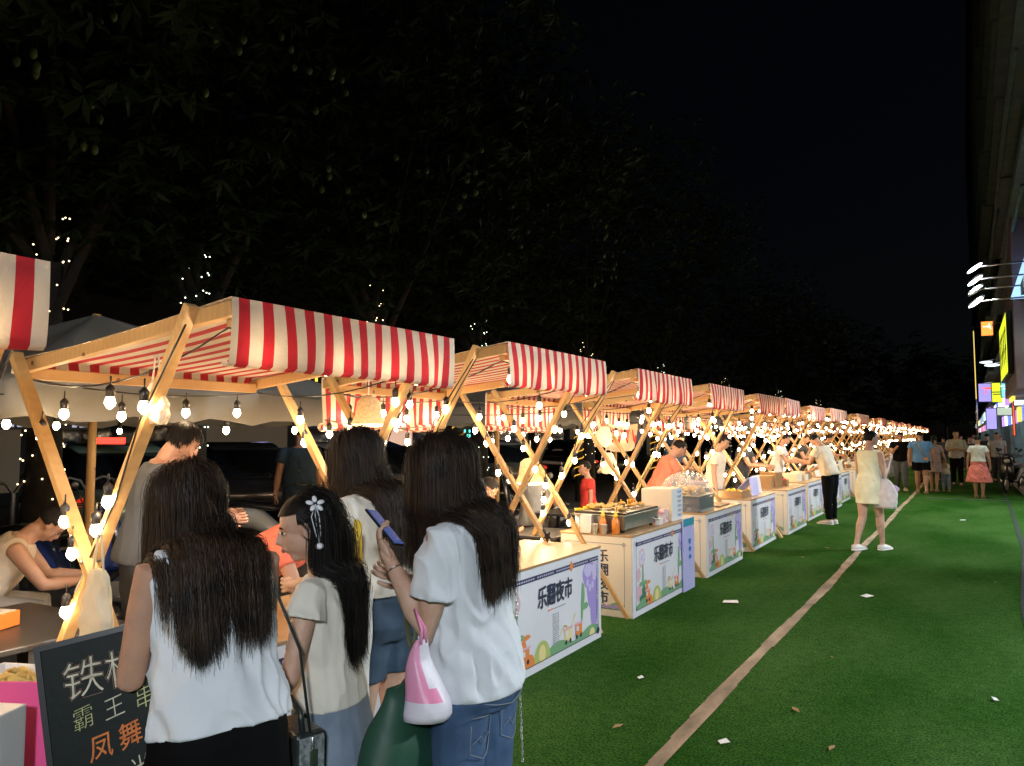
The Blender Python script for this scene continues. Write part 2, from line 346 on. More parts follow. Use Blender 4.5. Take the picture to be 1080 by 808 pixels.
def person(label, H, loc, yaw, pose, top=None, bottom=None, hair='short', male=False, voxel=.012, skinm=None, shoes=None, group=None, hairm=None, bulk=1., hair_len=.5, hair_n=1500, near=False, hands=(.4,.4), seed=1, hkw={}):
    skinm = skinm or skin; hairm = hairm or hair_m; tab = RM if male else RF
    root = thing('person', label, 'person', loc, yaw, group)
    J = skeleton(H, male, pose, bulk); mb = MB(); g = 1.12 if male else 1.
    mb.rings(rings_at(J, H, tab, -.055, .305, 0, None, bulk))
    mb.tube([J['nb']-J['sz']*.03*H, J['nt'], J['hc']-J['Mh'][:,1]*.06*J['hh']], [.036*H*g, .032*H*g, .032*H*g], 12, 0, True, True)
    head_geo(mb, J, male)
    for k in 'LR':
        s = -1 if k == 'L' else 1; sh, el, wr = J['sh'+k], J['el'+k], J['wr'+k]; a = g*bulk**.5
        mb.tube([sh-J['sx']*s*.03*H, sh, lerp(sh,el,.35), lerp(sh,el,.75), el, lerp(el,wr,.3), lerp(el,wr,.75), wr], [.026*H*a,.031*H*a,.028*H*a,.0245*H*a,.0225*H*a,.0235*H*a,.0175*H*a,.0145*H*a], 12, 0, True, True)
        hp, kn, an = J['hip'+k], J['knee'+k], J['ank'+k]
        back = nrm(np.cross(kn-an, J['sx'])); back = back if back[1] < 0 else -back
        mb.tube([hp, lerp(hp,kn,.3), lerp(hp,kn,.75), kn, lerp(kn,an,.3)+back*.008*H, lerp(kn,an,.7), an], [.056*H*a,.052*H*a,.039*H*a,.033*H*a,.035*H*a,.023*H*a,.020*H*a], 12, 0, True, True)
        fd = pose.get('foot'+k, (0, 1, 0)); fd = nrm(fd)
        mb.tube([an-V(0,0,.02*H)-fd*.02*H, an-V(0,0,.024*H)+fd*.05*H, an-V(0,0,.031*H)+fd*.11*H], [.024*H,.022*H,.013*H], 10, 0, True, True)
    ge = vremesh(mb, voxel, 2)
    def ex(m):
        for i, k in enumerate('LR'):
            s = -1 if k == 'L' else 1; d = J['wr'+k]-J['el'+k]; hn = pose.get('palm'+k, (-s, .2, 0)); hd = pose.get('hand'+k)
            hand(m, J['wr'+k], V(*hd) if hd is not None else d, V(*hn), .102*H, hands[i], s)
        face_extra(m, J)
    body = emit_mesh(root, 'body', ge, [skinm, eye_w, eye_d, lipm], ex)
    bv = [BVHTree.FromPolygons([Vector(p) for p in ge[0]], ge[2])]
    def garm(nm, m, mt, wr=.006, wf=9, sm=2, vx=None, ws=.35):
        gg = vremesh(m, vx or voxel*.9, sm); o = emit_mesh(root, nm, gg, mt, None, wr*H/1.6, wf, seed*3.1, ws=ws)
        if near: bv.append(BVHTree.FromPolygons([Vector(p) for p in gg[0]], gg[2]))
        return o
    if top:
        m = MB(); hem = top.get('hem', -.06); inf = top.get('infl', .012); fl = top.get('flare', .006)
        m.rings(rings_at(J, H, tab, max(hem, -.055) if hem < -.055 else hem, .292, inf, lambda t: fl*(1-(t+.06)/.36), bulk, top.get('loose', .55)))
        if hem < -.055:
            P, sx, sy = J['P'], J['sx'], J['sy']; z0 = P[2]-.055*H
            r0 = tab[0][1]*bulk+inf+.012; r1 = r0+top.get('skirt_flare', .02); zl = P[2]+hem*H
            m.rings([ring(V(P[0], P[1]-.004*H, z), V(1,0,0), V(0,1,0), r*H, (r*.82)*H, 24) for z, r in ((P[2]+.02*H, r0), (z0, r0+.004), ((z0+zl)/2, (r0+r1)/2), (zl, r1))])
        sl = top.get('sleeve', .5)
        for k in 'LR':
            s = -1 if k == 'L' else 1; sh, el, wr = J['sh'+k], J['el'+k], J['wr'+k]; a = g*bulk**.5
            if sl <= 0: m.tube([sh-J['sx']*s*.05*H, sh-J['sx']*s*.008*H+J['sz']*.003*H], [.036*H*a,.038*H*a], 14); continue
            if sl <= 1:
                e = lerp(sh, el, sl); m.tube([sh-J['sx']*s*.035*H, sh, lerp(sh,e,.5), e], [.034*H*a,.037*H*a,(.036+top.get('sf',0)*.4)*H*a,(.035+top.get('sf',0))*H*a], 16)
            else:
                e = lerp(el, wr, min(sl-1, .95)); m.tube([sh-J['sx']*s*.035*H, sh, lerp(sh,el,.6), el, e], [.034*H*a,.038*H*a,.035*H*a,.032*H*a,.024*H*a], 14)
        if top.get('collar'): m.tube([J['nb']-J['sz']*.02*H, J['nb']+J['sz']*.015*H], [.048*H, .042*H], 16)
        garm(top.get('name', 'shirt'), m, top['mat'], top.get('wr', .006), top.get('wf', 9))
    if bottom:
        m = MB(); kd = bottom['kind']; P = J['P']
        if kd in ('pants', 'shorts'):
            m.rings(rings_at(J, H, tab, -.055, bottom.get('top', .055), .008, None, bulk)); e = bottom.get('len', .93 if kd == 'pants' else .3); lo = bottom.get('loose', .008)
            for k in 'LR':
                hp, kn, an = J['hip'+k], J['knee'+k], J['ank'+k]; a = g*bulk**.5
                if kd == 'pants': m.tube([hp, lerp(hp,kn,.4), kn, lerp(kn,an,.4), lerp(kn,an,.96)], [.058*H*a+lo*H,.052*H*a+lo*H,.036*H*a+lo*H,.035*H*a+lo*H,.026*H*a+lo*H*.8], 14, 0, True)
                else: m.tube([hp, lerp(hp,kn,.4), lerp(hp,kn,e*2)], [.060*H*a+lo*H,.054*H*a+lo*H,.050*H*a+lo*H*1.7], 14, 0, True)
        else:
            L_ = bottom['len']; f0, f1 = bottom.get('flare', (.012, .05)); st = bottom.get('top', .05)
            rr = rings_at(J, H, tab, -.02, st, .012, None, bulk); z0 = P[2]-.02*H; zl = P[2]-L_*H
            low = [ring(V(P[0], P[1]-.006*H+bottom.get('fwd', 0)*t*H, z0+(zl-z0)*t), V(1,0,0), V(0,1,0), (.104*bulk+f0+(f1-f0)*t)*H, (.082*bulk+f0+(f1-f0)*t)*H, 20) for t in (1, .75, .5, .25)]
            m.rings(low+rr)
        garm(bottom.get('name', kd if kd != 'pants' else 'trousers'), m, bottom['mat'], bottom.get('wr', .005), bottom.get('wf', 8), ws=.22 if kd == 'skirt' else .35)
    if shoes:
        for k in 'LR':
            an = J['ank'+k]; fd = nrm(pose.get('foot'+k, (0, 1, 0))); m = MB(); u = nrm(V(0,0,1)-fd*fd[2]); sd = np.cross(fd, u); MM = np.column_stack([sd, fd, u])
            z = an-u*.026*H
            rs = []
            for t, w, h, zo in ((-.045,.012,.02,0),(-.035,.026,.035,.006),(0,.029,.040,.008),(.04,.030,.030,.002),(.085,.032,.022,-.004),(.115,.027,.016,-.008),(.135,.010,.008,-.012)):
                rs.append(ring(z+fd*t*H+u*(zo-.004)*H, sd, u, w*H, h*H*.62, 12, 2.6))
            m.rings(rs); m.rings([ring(z+fd*t*H-u*.020*H, sd, u, w*H*1.06, .007*H, 12, 4) for t, w in ((-.048,.014),(-.03,.029),(.04,.031),(.09,.034),(.12,.028),(.14,.010))])
            m.build('shoe', shoes, root)
    if hair == 'short':
        cap_geo(J, 1.04, .50, -.42, 1.2).build('hair', hairm, root)
        if near: strands('hair_strands', root, J, hairm, hair_n, .05, None, 'short', .0028, 6, 0, seed, (0.1,.2,-.5), .1, .5)
    elif hair in ('long', 'bun', 'tail'):
        cap_geo(J, 1.03, .42, -.6).build('hair_base', hairm, root)
        if hair == 'long': strands('hair', root, J, hairm, hair_n, hair_len, bv if near else bv, 'long', .0017 if near else .008, 26 if near else 14, 0, seed, **hkw)
        hh, M, hc = J['hh'], J['Mh'], J['hc']
        if hair == 'bun':
            m = MB(); m.ell(hc+M@(V(0,-.33,.52)*hh), V(.17,.17,.15)*hh, M); m.tube([hc+M@(V(0,-.25,.40)*hh), hc+M@(V(0,-.31,.46)*hh)], [.13*hh,.10*hh], 10); m.build('hair_bun', hairm, root)
        if hair == 'tail':
            m = MB(); m.tube([hc+M@(V(0,-.45,.2)*hh), hc+M@(V(0,-.66,.05)*hh), hc+M@(V(0,-.62,-.5)*hh), hc+M@(V(0,-.55,-1.0)*hh)], [.06*hh,.13*hh,.11*hh,.02*hh], 10, 0, True, True); m.build('ponytail', hairm, root)
    J['bv'] = bv
    return root, J
def to_world(root, p):
    a = root.rotation_euler[2]; l = root.location; c, s = math.cos(a), math.sin(a); return V(l[0]+c*p[0]-s*p[1], l[1]+s*p[0]+c*p[1], l[2]+p[2])
# ---------------------------------------------------------------- stalls
def stripe_mat():
    m = bpy.data.materials.new('striped_canvas'); m.use_nodes = True; N = m.node_tree.nodes; L = m.node_tree.links; b = N['Principled BSDF']
    b.inputs['Roughness'].default_value = .85
    tc = N.new('ShaderNodeTexCoord'); sp = N.new('ShaderNodeSeparateXYZ'); L.new(tc.outputs['Object'], sp.inputs[0])
    a = N.new('ShaderNodeMath'); a.operation = 'MULTIPLY'; a.inputs[1].default_value = 1/.1185; L.new(sp.outputs['Y'], a.inputs[0])
    f = N.new('ShaderNodeMath'); f.operation = 'FRACT'; L.new(a.outputs[0], f.inputs[0])
    g = N.new('ShaderNodeMath'); g.operation = 'GREATER_THAN'; g.inputs[1].default_value = .53; L.new(f.outputs[0], g.inputs[0])
    n = N.new('ShaderNodeTexNoise'); n.inputs['Scale'].default_value = 5; n.inputs['Detail'].default_value = 6; L.new(tc.outputs['Object'], n.inputs['Vector'])
    r1 = N.new('ShaderNodeValToRGB'); r1.color_ramp.elements[0].color = (.54,.46,.36,1); r1.color_ramp.elements[1].color = (.68,.61,.50,1); L.new(n.outputs['Fac'], r1.inputs[0])
    r2 = N.new('ShaderNodeValToRGB'); r2.color_ramp.elements[0].color = (.38,.016,.024,1); r2.color_ramp.elements[1].color = (.50,.026,.036,1); L.new(n.outputs['Fac'], r2.inputs[0])
    mx = N.new('ShaderNodeMix'); mx.data_type = 'RGBA'; L.new(g.outputs[0], mx.inputs[0]); L.new(r1.outputs[0], mx.inputs[6]); L.new(r2.outputs[0], mx.inputs[7]); L.new(mx.outputs[2], b.inputs['Base Color'])
    n2 = N.new('ShaderNodeTexNoise'); n2.inputs['Scale'].default_value = 9; n2.inputs['Detail'].default_value = 9; n2.inputs['Distortion'].default_value = 1.2; L.new(tc.outputs['Object'], n2.inputs['Vector'])
    bp = N.new('ShaderNodeBump'); bp.inputs['Strength'].default_value = .55; bp.inputs['Distance'].default_value = .03; L.new(n2.outputs['Fac'], bp.inputs['Height']); L.new(bp.outputs[0], b.inputs['Normal'])
    return cloth_translucent(m, .25)
STR = stripe_mat()
def wood_grain():
    m = bpy.data.materials.new('timber'); m.use_nodes = True; N = m.node_tree.nodes; L = m.node_tree.links; b = N['Principled BSDF']; b.inputs['Roughness'].default_value = .5
    tc = N.new('ShaderNodeTexCoord'); w = N.new('ShaderNodeTexWave'); w.inputs['Scale'].default_value = 9; w.inputs['Distortion'].default_value = 7; w.inputs['Detail'].default_value = 3; w.bands_direction = 'X'
    L.new(tc.outputs['Object'], w.inputs['Vector'])
    n = N.new('ShaderNodeTexNoise'); n.inputs['Scale'].default_value = 3; L.new(tc.outputs['Object'], n.inputs['Vector'])
    r = N.new('ShaderNodeValToRGB'); r.color_ramp.elements[0].color = (.43,.24,.085,1); r.color_ramp.elements[1].color = (.55,.34,.14,1)
    mx = N.new('ShaderNodeMath'); mx.operation = 'ADD'; mx.use_clamp = True; s = N.new('ShaderNodeMath'); s.operation = 'MULTIPLY'; s.inputs[1].default_value = .35
    L.new(w.outputs['Fac'], s.inputs[0]); L.new(s.outputs[0], mx.inputs[0]); L.new(n.outputs['Fac'], mx.inputs[1]); L.new(mx.outputs[0], r.inputs[0])
    k = N.new('ShaderNodeTexVoronoi'); k.inputs['Scale'].default_value = 6; L.new(tc.outputs['Object'], k.inputs['Vector'])
    lt = N.new('ShaderNodeMath'); lt.operation = 'LESS_THAN'; lt.inputs[1].default_value = .09; L.new(k.outputs['Distance'], lt.inputs[0])
    m3 = N.new('ShaderNodeMix'); m3.data_type = 'RGBA'; m3.inputs[7].default_value = (.16,.075,.03,1); L.new(lt.outputs[0], m3.inputs[0]); L.new(r.outputs[0], m3.inputs[6])
    oi = N.new('ShaderNodeObjectInfo'); hs = N.new('ShaderNodeHueSaturation'); mr = N.new('ShaderNodeMapRange'); mr.inputs[3].default_value = .70; mr.inputs[4].default_value = 1.15; L.new(oi.outputs['Random'], mr.inputs[0]); L.new(mr.outputs[0], hs.inputs['Value']); L.new(m3.outputs[2], hs.inputs['Color']); L.new(hs.outputs[0], b.inputs['Base Color'])
    return m
TIM = wood_grain()
LEN = 1.56; Y0 = -.09
def canopy_mesh(seed, rear=.36, roll=True):
    rg = random.Random(seed); NY = 60; y0, y1 = Y0, Y0+LEN
    prof = []   # (x, z, dispAmp, phaseKind)
    zr = 2.035; N1 = 9
    if roll:
        for i in range(9):
            a = -math.pi*.2+i/8*math.pi*1.9; prof.append((-1.565+.032*math.cos(a)-.0, zr-rear-.02+.032*math.sin(a), .004))
        prof = prof[::-1]
    for i in range(N1): prof.append((-1.560-.006*math.sin(i/N1*3), zr-rear*(1-i/(N1-1)), .030*(1-i/(N1-1))+.003))
    NR = 16
    for i in range(1, NR): t = i/NR; prof.append((-1.555+t*1.60, zr+.175*t-.022*math.sin(math.pi*t), .006))
    for i in range(10): t = i/9; prof.append((.058+.012*math.sin(t*2.5), 2.208-.275*t, .004+.022*t))
    prof.append((.045, 1.918, .02)); prof.append((.02, 1.925, .015)); prof.append((.0, 1.95, .01))
    vs = []; fs = []; ph = rg.random()*10
    for j in range(NY+1):
        y = y0+(y1-y0)*j/NY
        for i, (x, z, a) in enumerate(prof):
            w = noise.noise(Vector((y*5, ph, z*1.2)))+.5*noise.noise(Vector((y*11, ph+3, z*2)))
            sg = noise.noise(Vector((y*2.2, ph+8, 0)))
            sk = noise.noise(Vector((ph, z*3, 7)))*.5
            dx = w*a*1.5; dz = 0
            if z < 2.0 and x > -.5: dz = sg*.02*(2.21-z)/.28
            if x < -1.5 and z < 2.0: dz = sg*.03
            vs.append((x+dx, y+sk*a*1.2, z+dz+(w*a*.7 if -1.5 < x < 0 else 0)))
    n = len(prof)
    for j in range(NY):
        for i in range(n-1): fs.append((j*n+i, j*n+i+1, (j+1)*n+i+1, (j+1)*n+i))
    return MB().add(vs, fs)
blt = mat('bolt_metal', (.2,.2,.2), .4, metal=1)
def stall_frame(st):
    for y in (Y0+.012, Y0+LEN-.057):
        MB().beam((-1.58, y+.022, 1.985), (.035, y+.022, 2.165), .042, .065).build('side_beam', TIM, st, bevel=.004)
    MB().bx(-.045, -.0, Y0+.058, Y0+LEN-.06, 2.095, 2.155).build('front_beam', TIM, st, bevel=.004)
    MB().bx(-1.55, -1.505, Y0+.058, Y0+LEN-.06, 1.93, 1.99).build('rear_beam', TIM, st, bevel=.004)
    for s, yb in ((-1, Y0+.008), (1, Y0+LEN-.008)):
        y1 = yb+s*.022; y2 = yb+s*.064
        for (a, b) in (((-.17, y1, 2.19), (-1.37, y1, .0)), ((-1.44, y2, 2.05), (-.03, y2, .0))):
            m = MB().beam(a, b, .036, .058, up=(0,1,0)); m.build('leg', TIM, st, bevel=.004)
        m = MB(); m.tube([(-.765, y1-s*.03, 1.075), (-.765, y2+s*.03, 1.075)], .009, 8); m.build('bolt', blt, st)
bulb_glass = bpy.data.materials.new('lit_bulb'); bulb_glass.use_nodes = True
_N = bulb_glass.node_tree.nodes; _L = bulb_glass.node_tree.links; _N.remove(_N['Principled BSDF'])
_e = _N.new('ShaderNodeEmission'); _e.inputs[0].default_value = (1,.80,.52,1); _e.inputs[1].default_value = 14; _t = _N.new('ShaderNodeBsdfTransparent'); _a = _N.new('ShaderNodeAddShader')
_L.new(_e.outputs[0], _a.inputs[0]); _L.new(_t.outputs[0], _a.inputs[1]); _L.new(_a.outputs[0], _N['Material Output'].inputs[0]); bulb_glass.cycles.emission_sampling = 'NONE'
def bulb_mesh():
    m = MB(); m.lathe([(.004,-.055),(.014,-.046),(.021,-.036),(.0235,-.026),(.020,-.012),(.016,.0),(.013,.006)], n=18); return m.mesh('bulb', bulb_glass)
def socket_mesh():
    m = MB(); m.lathe([(.014,.0),(.019,.004),(.021,.045),(.012,.055),(.006,.062)], n=10); return m.mesh('socket', black_pl)
BM, SM = bulb_mesh(), socket_mesh()
PW = 1.9
def sag(a, b, s, n=8):
    a, b = V(*a), V(*b); return [a+(b-a)*t-V(0,0,s*4*t*(1-t)) for t in [i/n for i in range(n+1)]]
def string_lights(label, loc, paths, bulbs, lamps='each', group='string lights of the stalls', power=PW, col=(1,.70,.40)):
    t = thing('string_lights', label, 'string lights', loc, 0, group)
    m = MB()
    for p in paths: m.tube(p, .0045, 5)
    for b in bulbs: m.tube([V(*b)+V(0,0,.06), V(*b)+V(0,0,.10)], .004, 5)
    m.build('cable', black_pl, t)
    for b in bulbs:
        s = bpy.data.objects.new('bulb_socket', SM); COL.objects.link(s); s.parent = t; s.location = b
        o = bpy.data.objects.new('bulb', BM); COL.objects.link(o); o.parent = t; o.location = b
    sel = bulbs if lamps == 'each' else (bulbs[::lamps] if lamps else [])
    for b in sel:
        nm_ = 'bulb_light_%d_%d' % (round(10*len(bulbs)/len(sel)), round(power*10)); l = bpy.data.lights.get(nm_) or bpy.data.lights.new(nm_, 'POINT')
        l.energy = power*len(bulbs)/len(sel); l.color = col; l.shadow_soft_size = .03
        o = bpy.data.objects.new('bulb_light', l); COL.objects.link(o); o.parent = t; o.location = V(*b)-V(0,0,.028)
    return t
# ---- counter
ply = mat('plywood', (.42,.27,.13), .4, (.36,.22,.10), 4, bump=.1, bscale=25, stretch=(1,.25,1))
printw = mat('printed_white', (.74,.72,.76), .4, (.70,.68,.72), 3)
printc = mat('printed_cream', (.72,.66,.56), .45, (.68,.62,.52), 3)
P_ = lambda n, c: mat('print_'+n, c, .45)
navy = P_('navy', (.035,.04,.075)); lil = P_('lilac', (.38,.28,.62)); lil2 = P_('pale_lilac', (.58,.50,.74)); pk = P_('pink', (.72,.42,.50)); gr1 = P_('green', (.20,.38,.20)); gr2 = P_('olive', (.45,.50,.16)); ora = P_('orange', (.78,.25,.07)); yel = P_('yellow', (.80,.66,.30)); grd = P_('deep_green', (.06,.20,.12)); gry = P_('grey', (.35,.36,.38))
PM = [printw, navy, lil, lil2, pk, gr1, gr2, ora, yel, grd, gry, printc]
def blob(cx, cy, rx, ry, n=18, wob=0, a0=0, a1=2*math.pi, seed=0):
    return [(cx+rx*math.cos(a)*(1+wob*math.sin(3*a+seed)), cy+ry*math.sin(a)*(1+wob*math.sin(4*a+seed*2))) for a in [a0+(a1-a0)*i/n for i in range(n if a1-a0 > 6.2 else n+1)]]
def front_print(f, W, Hh):
    """artwork on a W x Hh board; f(x, y, depth)"""
    m = MB(); q = lambda x0, x1, y0, y1, mi, d: m.poly([f(x0,y0,d), f(x1,y0,d), f(x1,y1,d), f(x0,y1,d)], mi)
    b = lambda pts, mi, d: m.poly([f(x, y, d) for x, y in pts], mi)
    x0, x1, y0, y1 = .07, W-.06, .055, Hh-.05
    q(.02, W-.02, .02, Hh-.012, 0, .0006)
    # flower columns
    rr = random.Random(3)
    for cx, cy, rx, ry, c in ((W-.22,.52,.12,.11,2),(W-.17,.40,.10,.16,2),(W-.14,.24,.07,.15,2),(W-.24,.56,.07,.05,3),(W-.12,.54,.05,.07,3),(W-.19,.33,.03,.10,3),(.22,.50,.075,.085,4),(.21,.50,.05,.055,3),(.14,.36,.05,.06,4),(.15,.20,.06,.08,4)):
        b(blob(cx, cy, rx, ry, 24, .10, seed=cx*9), c, .0012+.0001*rr.random())
    for k in range(7):
        a = k*.9; b(blob(W-.20+.06*math.cos(a), .50+.08*math.sin(a), .022, .03, 10), 3, .0018)
        b(blob(.22+.045*math.cos(a), .50+.05*math.sin(a), .016, .02, 10), 0, .0018)
    for cx, cy, rx, ry, c in ((W-.34,.40,.030,.085,5),(W-.30,.30,.05,.028,5),(W-.36,.28,.02,.09,5),(.24,.33,.022,.12,5),(.30,.27,.05,.022,5),(.19,.27,.04,.02,5),(.26,.17,.05,.09,9),(.20,.14,.05,.03,9),(.34,.20,.035,.06,7),(.38,.26,.05,.018,7)):
        b(blob(cx, cy, rx, ry, 16, .14, seed=cy*7), c, .0024)
    # hills and little carts
    b([(x0,y0),(x1,y0)]+[(x1-(x1-x0)*i/30, y0+.055+.028*math.sin(i*.55)) for i in range(31)], 5, .0030)
    for cx, r, c in ((.60,.12,6),(.42,.075,7),(1.20,.07,5),(1.42,.05,8)): b([(x, max(y, y0)) for x, y in blob(cx, y0, r, r*1.15, 20, 0, 0, math.pi)], c, .0036)
    b(blob(.60, y0+.05, .05, .06), 8, .0040)
    for cx, c in ((W-.42,7),(.36,7),(W-.60,8)):
        q(cx-.055, cx+.055, y0+.05, y0+.13, c, .0044); q(cx-.04, cx-.0, y0+.085, y0+.12, 0, .0050); q(cx-.07, cx+.07, y0+.13, y0+.148, 4, .0050)
        for s in (-1, 1): b(blob(cx+s*.035, y0+.045, .017, .017, 12), 1, .0056)
    # stems swirl
    for k in range(18):
        t = k/17; b(blob(W-.72+.24*t, .17+.08*t+.03*math.sin(t*7), .014, .007, 8), 8, .0044)
    # border: thin lines and a chain band at top
    w = .006
    q(x0, x1, y0, y0+w, 1, .0060); q(x0, x0+w, y0+w, y1, 1, .0060); q(x1-w, x1, y0+w, y1, 1, .0060)
    q(x0+w, x1-w, y1-.034, y1, 1, .0060); n = 46
    for k in range(n):
        xx = x0+.02+(x1-x0-.04)*k/(n-1)
        if k % 9 == 4: continue
        q(xx-.010, xx+.010, y1-.023, y1-.012, 3, .0066)
    for k in range(20):
        yy = y0+.03+(y1-y0-.08)*k/19; q(x1-.024, x1-.014, yy-.008, yy+.008, 2, .0062)
    q(x1-.030, x1-.027, y0+w, y1-.034, 1, .0064)
    xm = W*.66; b([(xm-.035,y1-.017),(xm,y1-.058),(xm+.035,y1-.017),(xm,y1+.024)], 7, .0072)
    b(blob(x1-.012, y0+.012, .026, .026), 1, .0068); b(blob(x0+.012, y1-.012, .022, .022), 1, .0068)
    put_text(m, '乐翻夜市', f, W*.50, Hh*.61, .158, 1, .028, .0062, sx=.86)
    # little line of lettering and the text block
    q(W*.43, W*.47, Hh*.535, Hh*.550, 7, .0062); q(W*.475, W*.60, Hh*.535, Hh*.548, 10, .0062)
    rr = random.Random(9)
    for r_ in range(15):
        for c_ in range(3):
            xx = W*.475+c_*.034; yy = Hh*.49-r_*.0155; q(xx, xx+.014+rr.random()*.014, yy-.009, yy, 10, .0062)
    return m
def side_print(f, W, Hh):
    m = MB(); q = lambda x0, x1, y0, y1, mi, d: m.poly([f(x0,y0,d), f(x1,y0,d), f(x1,y1,d), f(x0,y1,d)], mi)
    b = lambda pts, mi, d: m.poly([f(x, y, d) for x, y in pts], mi)
    q(.015, W-.03, .03, Hh-.012, 11, .0006)
    x0, x1, y0, y1, w = .05, W-.07, .06, Hh-.06, .004
    for a in ((x0,x1,y0,y0+w),(x0,x1,y1-w,y1),(x0,x0+w,y0+w,y1-w),(x1-w,x1,y0+w,y1-w)): q(*a, 1, .0012)
    b([(x1-.03,y1-.005),(x1-.005,y1-.03),(x1+.02,y1-.005),(x1-.005,y1+.02)], 10, .0018)
    tx = W*.60
    for i, ch in enumerate('乐翻夜市'): put_text(m, ch, f, tx, y1-.155-i*.122, .115, 1, .025, .0018)
    g = lambda x, y, d: f(tx-.115+y, y1-.05-x, d)
    put_text(m, 'LE FAN · YE SHI', g, 0, 0, .052, 1, .02, .0018, center=False)
    b([(x0+w,y0+w),(x1-w,y0+w)]+[(x1-w-(x1-x0-2*w)*i/20, y0+.05+.02*math.sin(i*.7)) for i in range(21)], 5, .0012)
    b([(x, max(y, y0+w)) for x, y in blob(W*.42, y0+w, .09, .15, 16, 0, 0, math.pi)], 6, .0020); b(blob(W*.42, y0+.08, .035, .045), 8, .0026)
    for k in range(7): b(blob(x1-.05-.03*k, y0+.02+.012*(k % 2), .018, .014), 2, .0026)
    return m
CW, CH, CD = 1.60, .72, .70
def make_counter(label, loc):
    t = thing('market_counter', label, 'market counter', loc, 0, 'printed plywood counters of the stalls'); yb = -.14
    MB().bx(-CD, -.004, yb+.004, yb+CW-.004, .03, CH-.018).build('box', ply, t)
    MB().bx(-CD-.01, .006, yb-.006, yb+CW+.006, CH-.018, CH).build('tabletop', ply, t, bevel=.003)
    m = MB().bx(-.004, .004, yb, yb+CW, .0, CH-.020); m.m = [0]*6; fr = front_print(lambda x, y, d: V(.004+d, yb+x, y), CW, CH-.02); fr.add(m.v, m.f, 0, False); fr.build('front_panel', PM, t)
    m = MB().bx(-CD+.0, -.006, yb-.006, yb+.002, .0, CH-.020); sd = side_print(lambda x, y, d: V(-CD+x, yb-.006-d, y), CD, CH-.02); sd.add(m.v, m.f, 11, False); sd.build('side_panel', PM, t)
    m = MB().bx(-CD+.0, -.006, yb+CW-.002, yb+CW+.006, .0, CH-.020); m.build('side_panel', printc, t)
    return t
def dist_name(k): return ['nearest full', 'second', 'third', 'fourth', 'fifth', 'sixth', 'seventh', 'eighth', 'ninth', 'tenth', 'eleventh', 'twelfth'][k]
FX = -2.57
YS = {-1: -.12, 0: 2.15, 1: 4.31, 2: 6.60, 3: 8.86}
for k in range(4, 31): YS[k] = 8.86+2.243*(k-3)+(.05*math.sin(k*2.3))
def stall_label(k):
    if k == -1: return 'red and white stall canopy cut off by the left edge of the photo'
    if k == 0: return 'nearest full wooden stall with striped canopy, above the four waiting women'
    if k == 1: return 'second wooden stall with striped canopy, deep striped cloth hanging at its back'
    if k == 2: return 'third wooden stall with striped canopy, over the counter with the hot griddle'
    if k == 3: return 'fourth wooden stall with striped canopy, over the orange shirted vendor'
    if k < 12: return dist_name(k)+' striped wooden stall along the row counting from the nearest full one'
    return 'small distant striped wooden stall in the far glittering end of the row'
def build_stalls():
    protos = []
    for s in range(4):
        st = thing('market_stall', stall_label(s-1), 'market stall', (FX, YS[s-1], 0), 0, 'striped wooden market stalls in a row')
        canopy_mesh(s+3, .08 if s == 1 else .34, s != 1).build('canopy', STR, st); stall_frame(st); protos.append(st)
        if s < 2: st.scale = (1, 1, .978)
    for k in range(3, 31): (dup(protos[[0, 2, 3][k % 3]], (FX+.05*math.sin(k*3.7), YS[k]+.05*math.sin(k*6.1), .015*math.sin(k*5)), R(2.2*math.sin(k*4.1)), stall_label(k), scale=(1, 1, 1+.012*math.sin(k*2.7))) if k > 3 else dup(protos[2], (FX, YS[k], 0), 0, stall_label(k)))
    c0 = None
    for k in range(-1, 31):
        lb = {-1: 'printed counter end at the lower left corner behind the pink sheet', 0: 'printed plywood counter hidden behind the waiting women', 1: 'nearest visible printed counter with an empty wooden top', 2: 'second visible printed counter carrying the griddle and sauce bottles', 3: 'third visible printed counter carrying the clear domed display'}.get(k)
        if lb is None: lb = (dist_name(k-1)+' visible printed counter along the row from the women') if k < 12 else 'small distant printed counter in the far end of the row'
        if c0 is None: c0 = make_counter(lb, (FX, YS[k], 0)); continue
        dup(c0, (FX+(.0 if k < 4 else .04*math.sin(k*2.9)), YS[k], 0), R(0 if k < 4 else .8*math.sin(k*7)), lb)
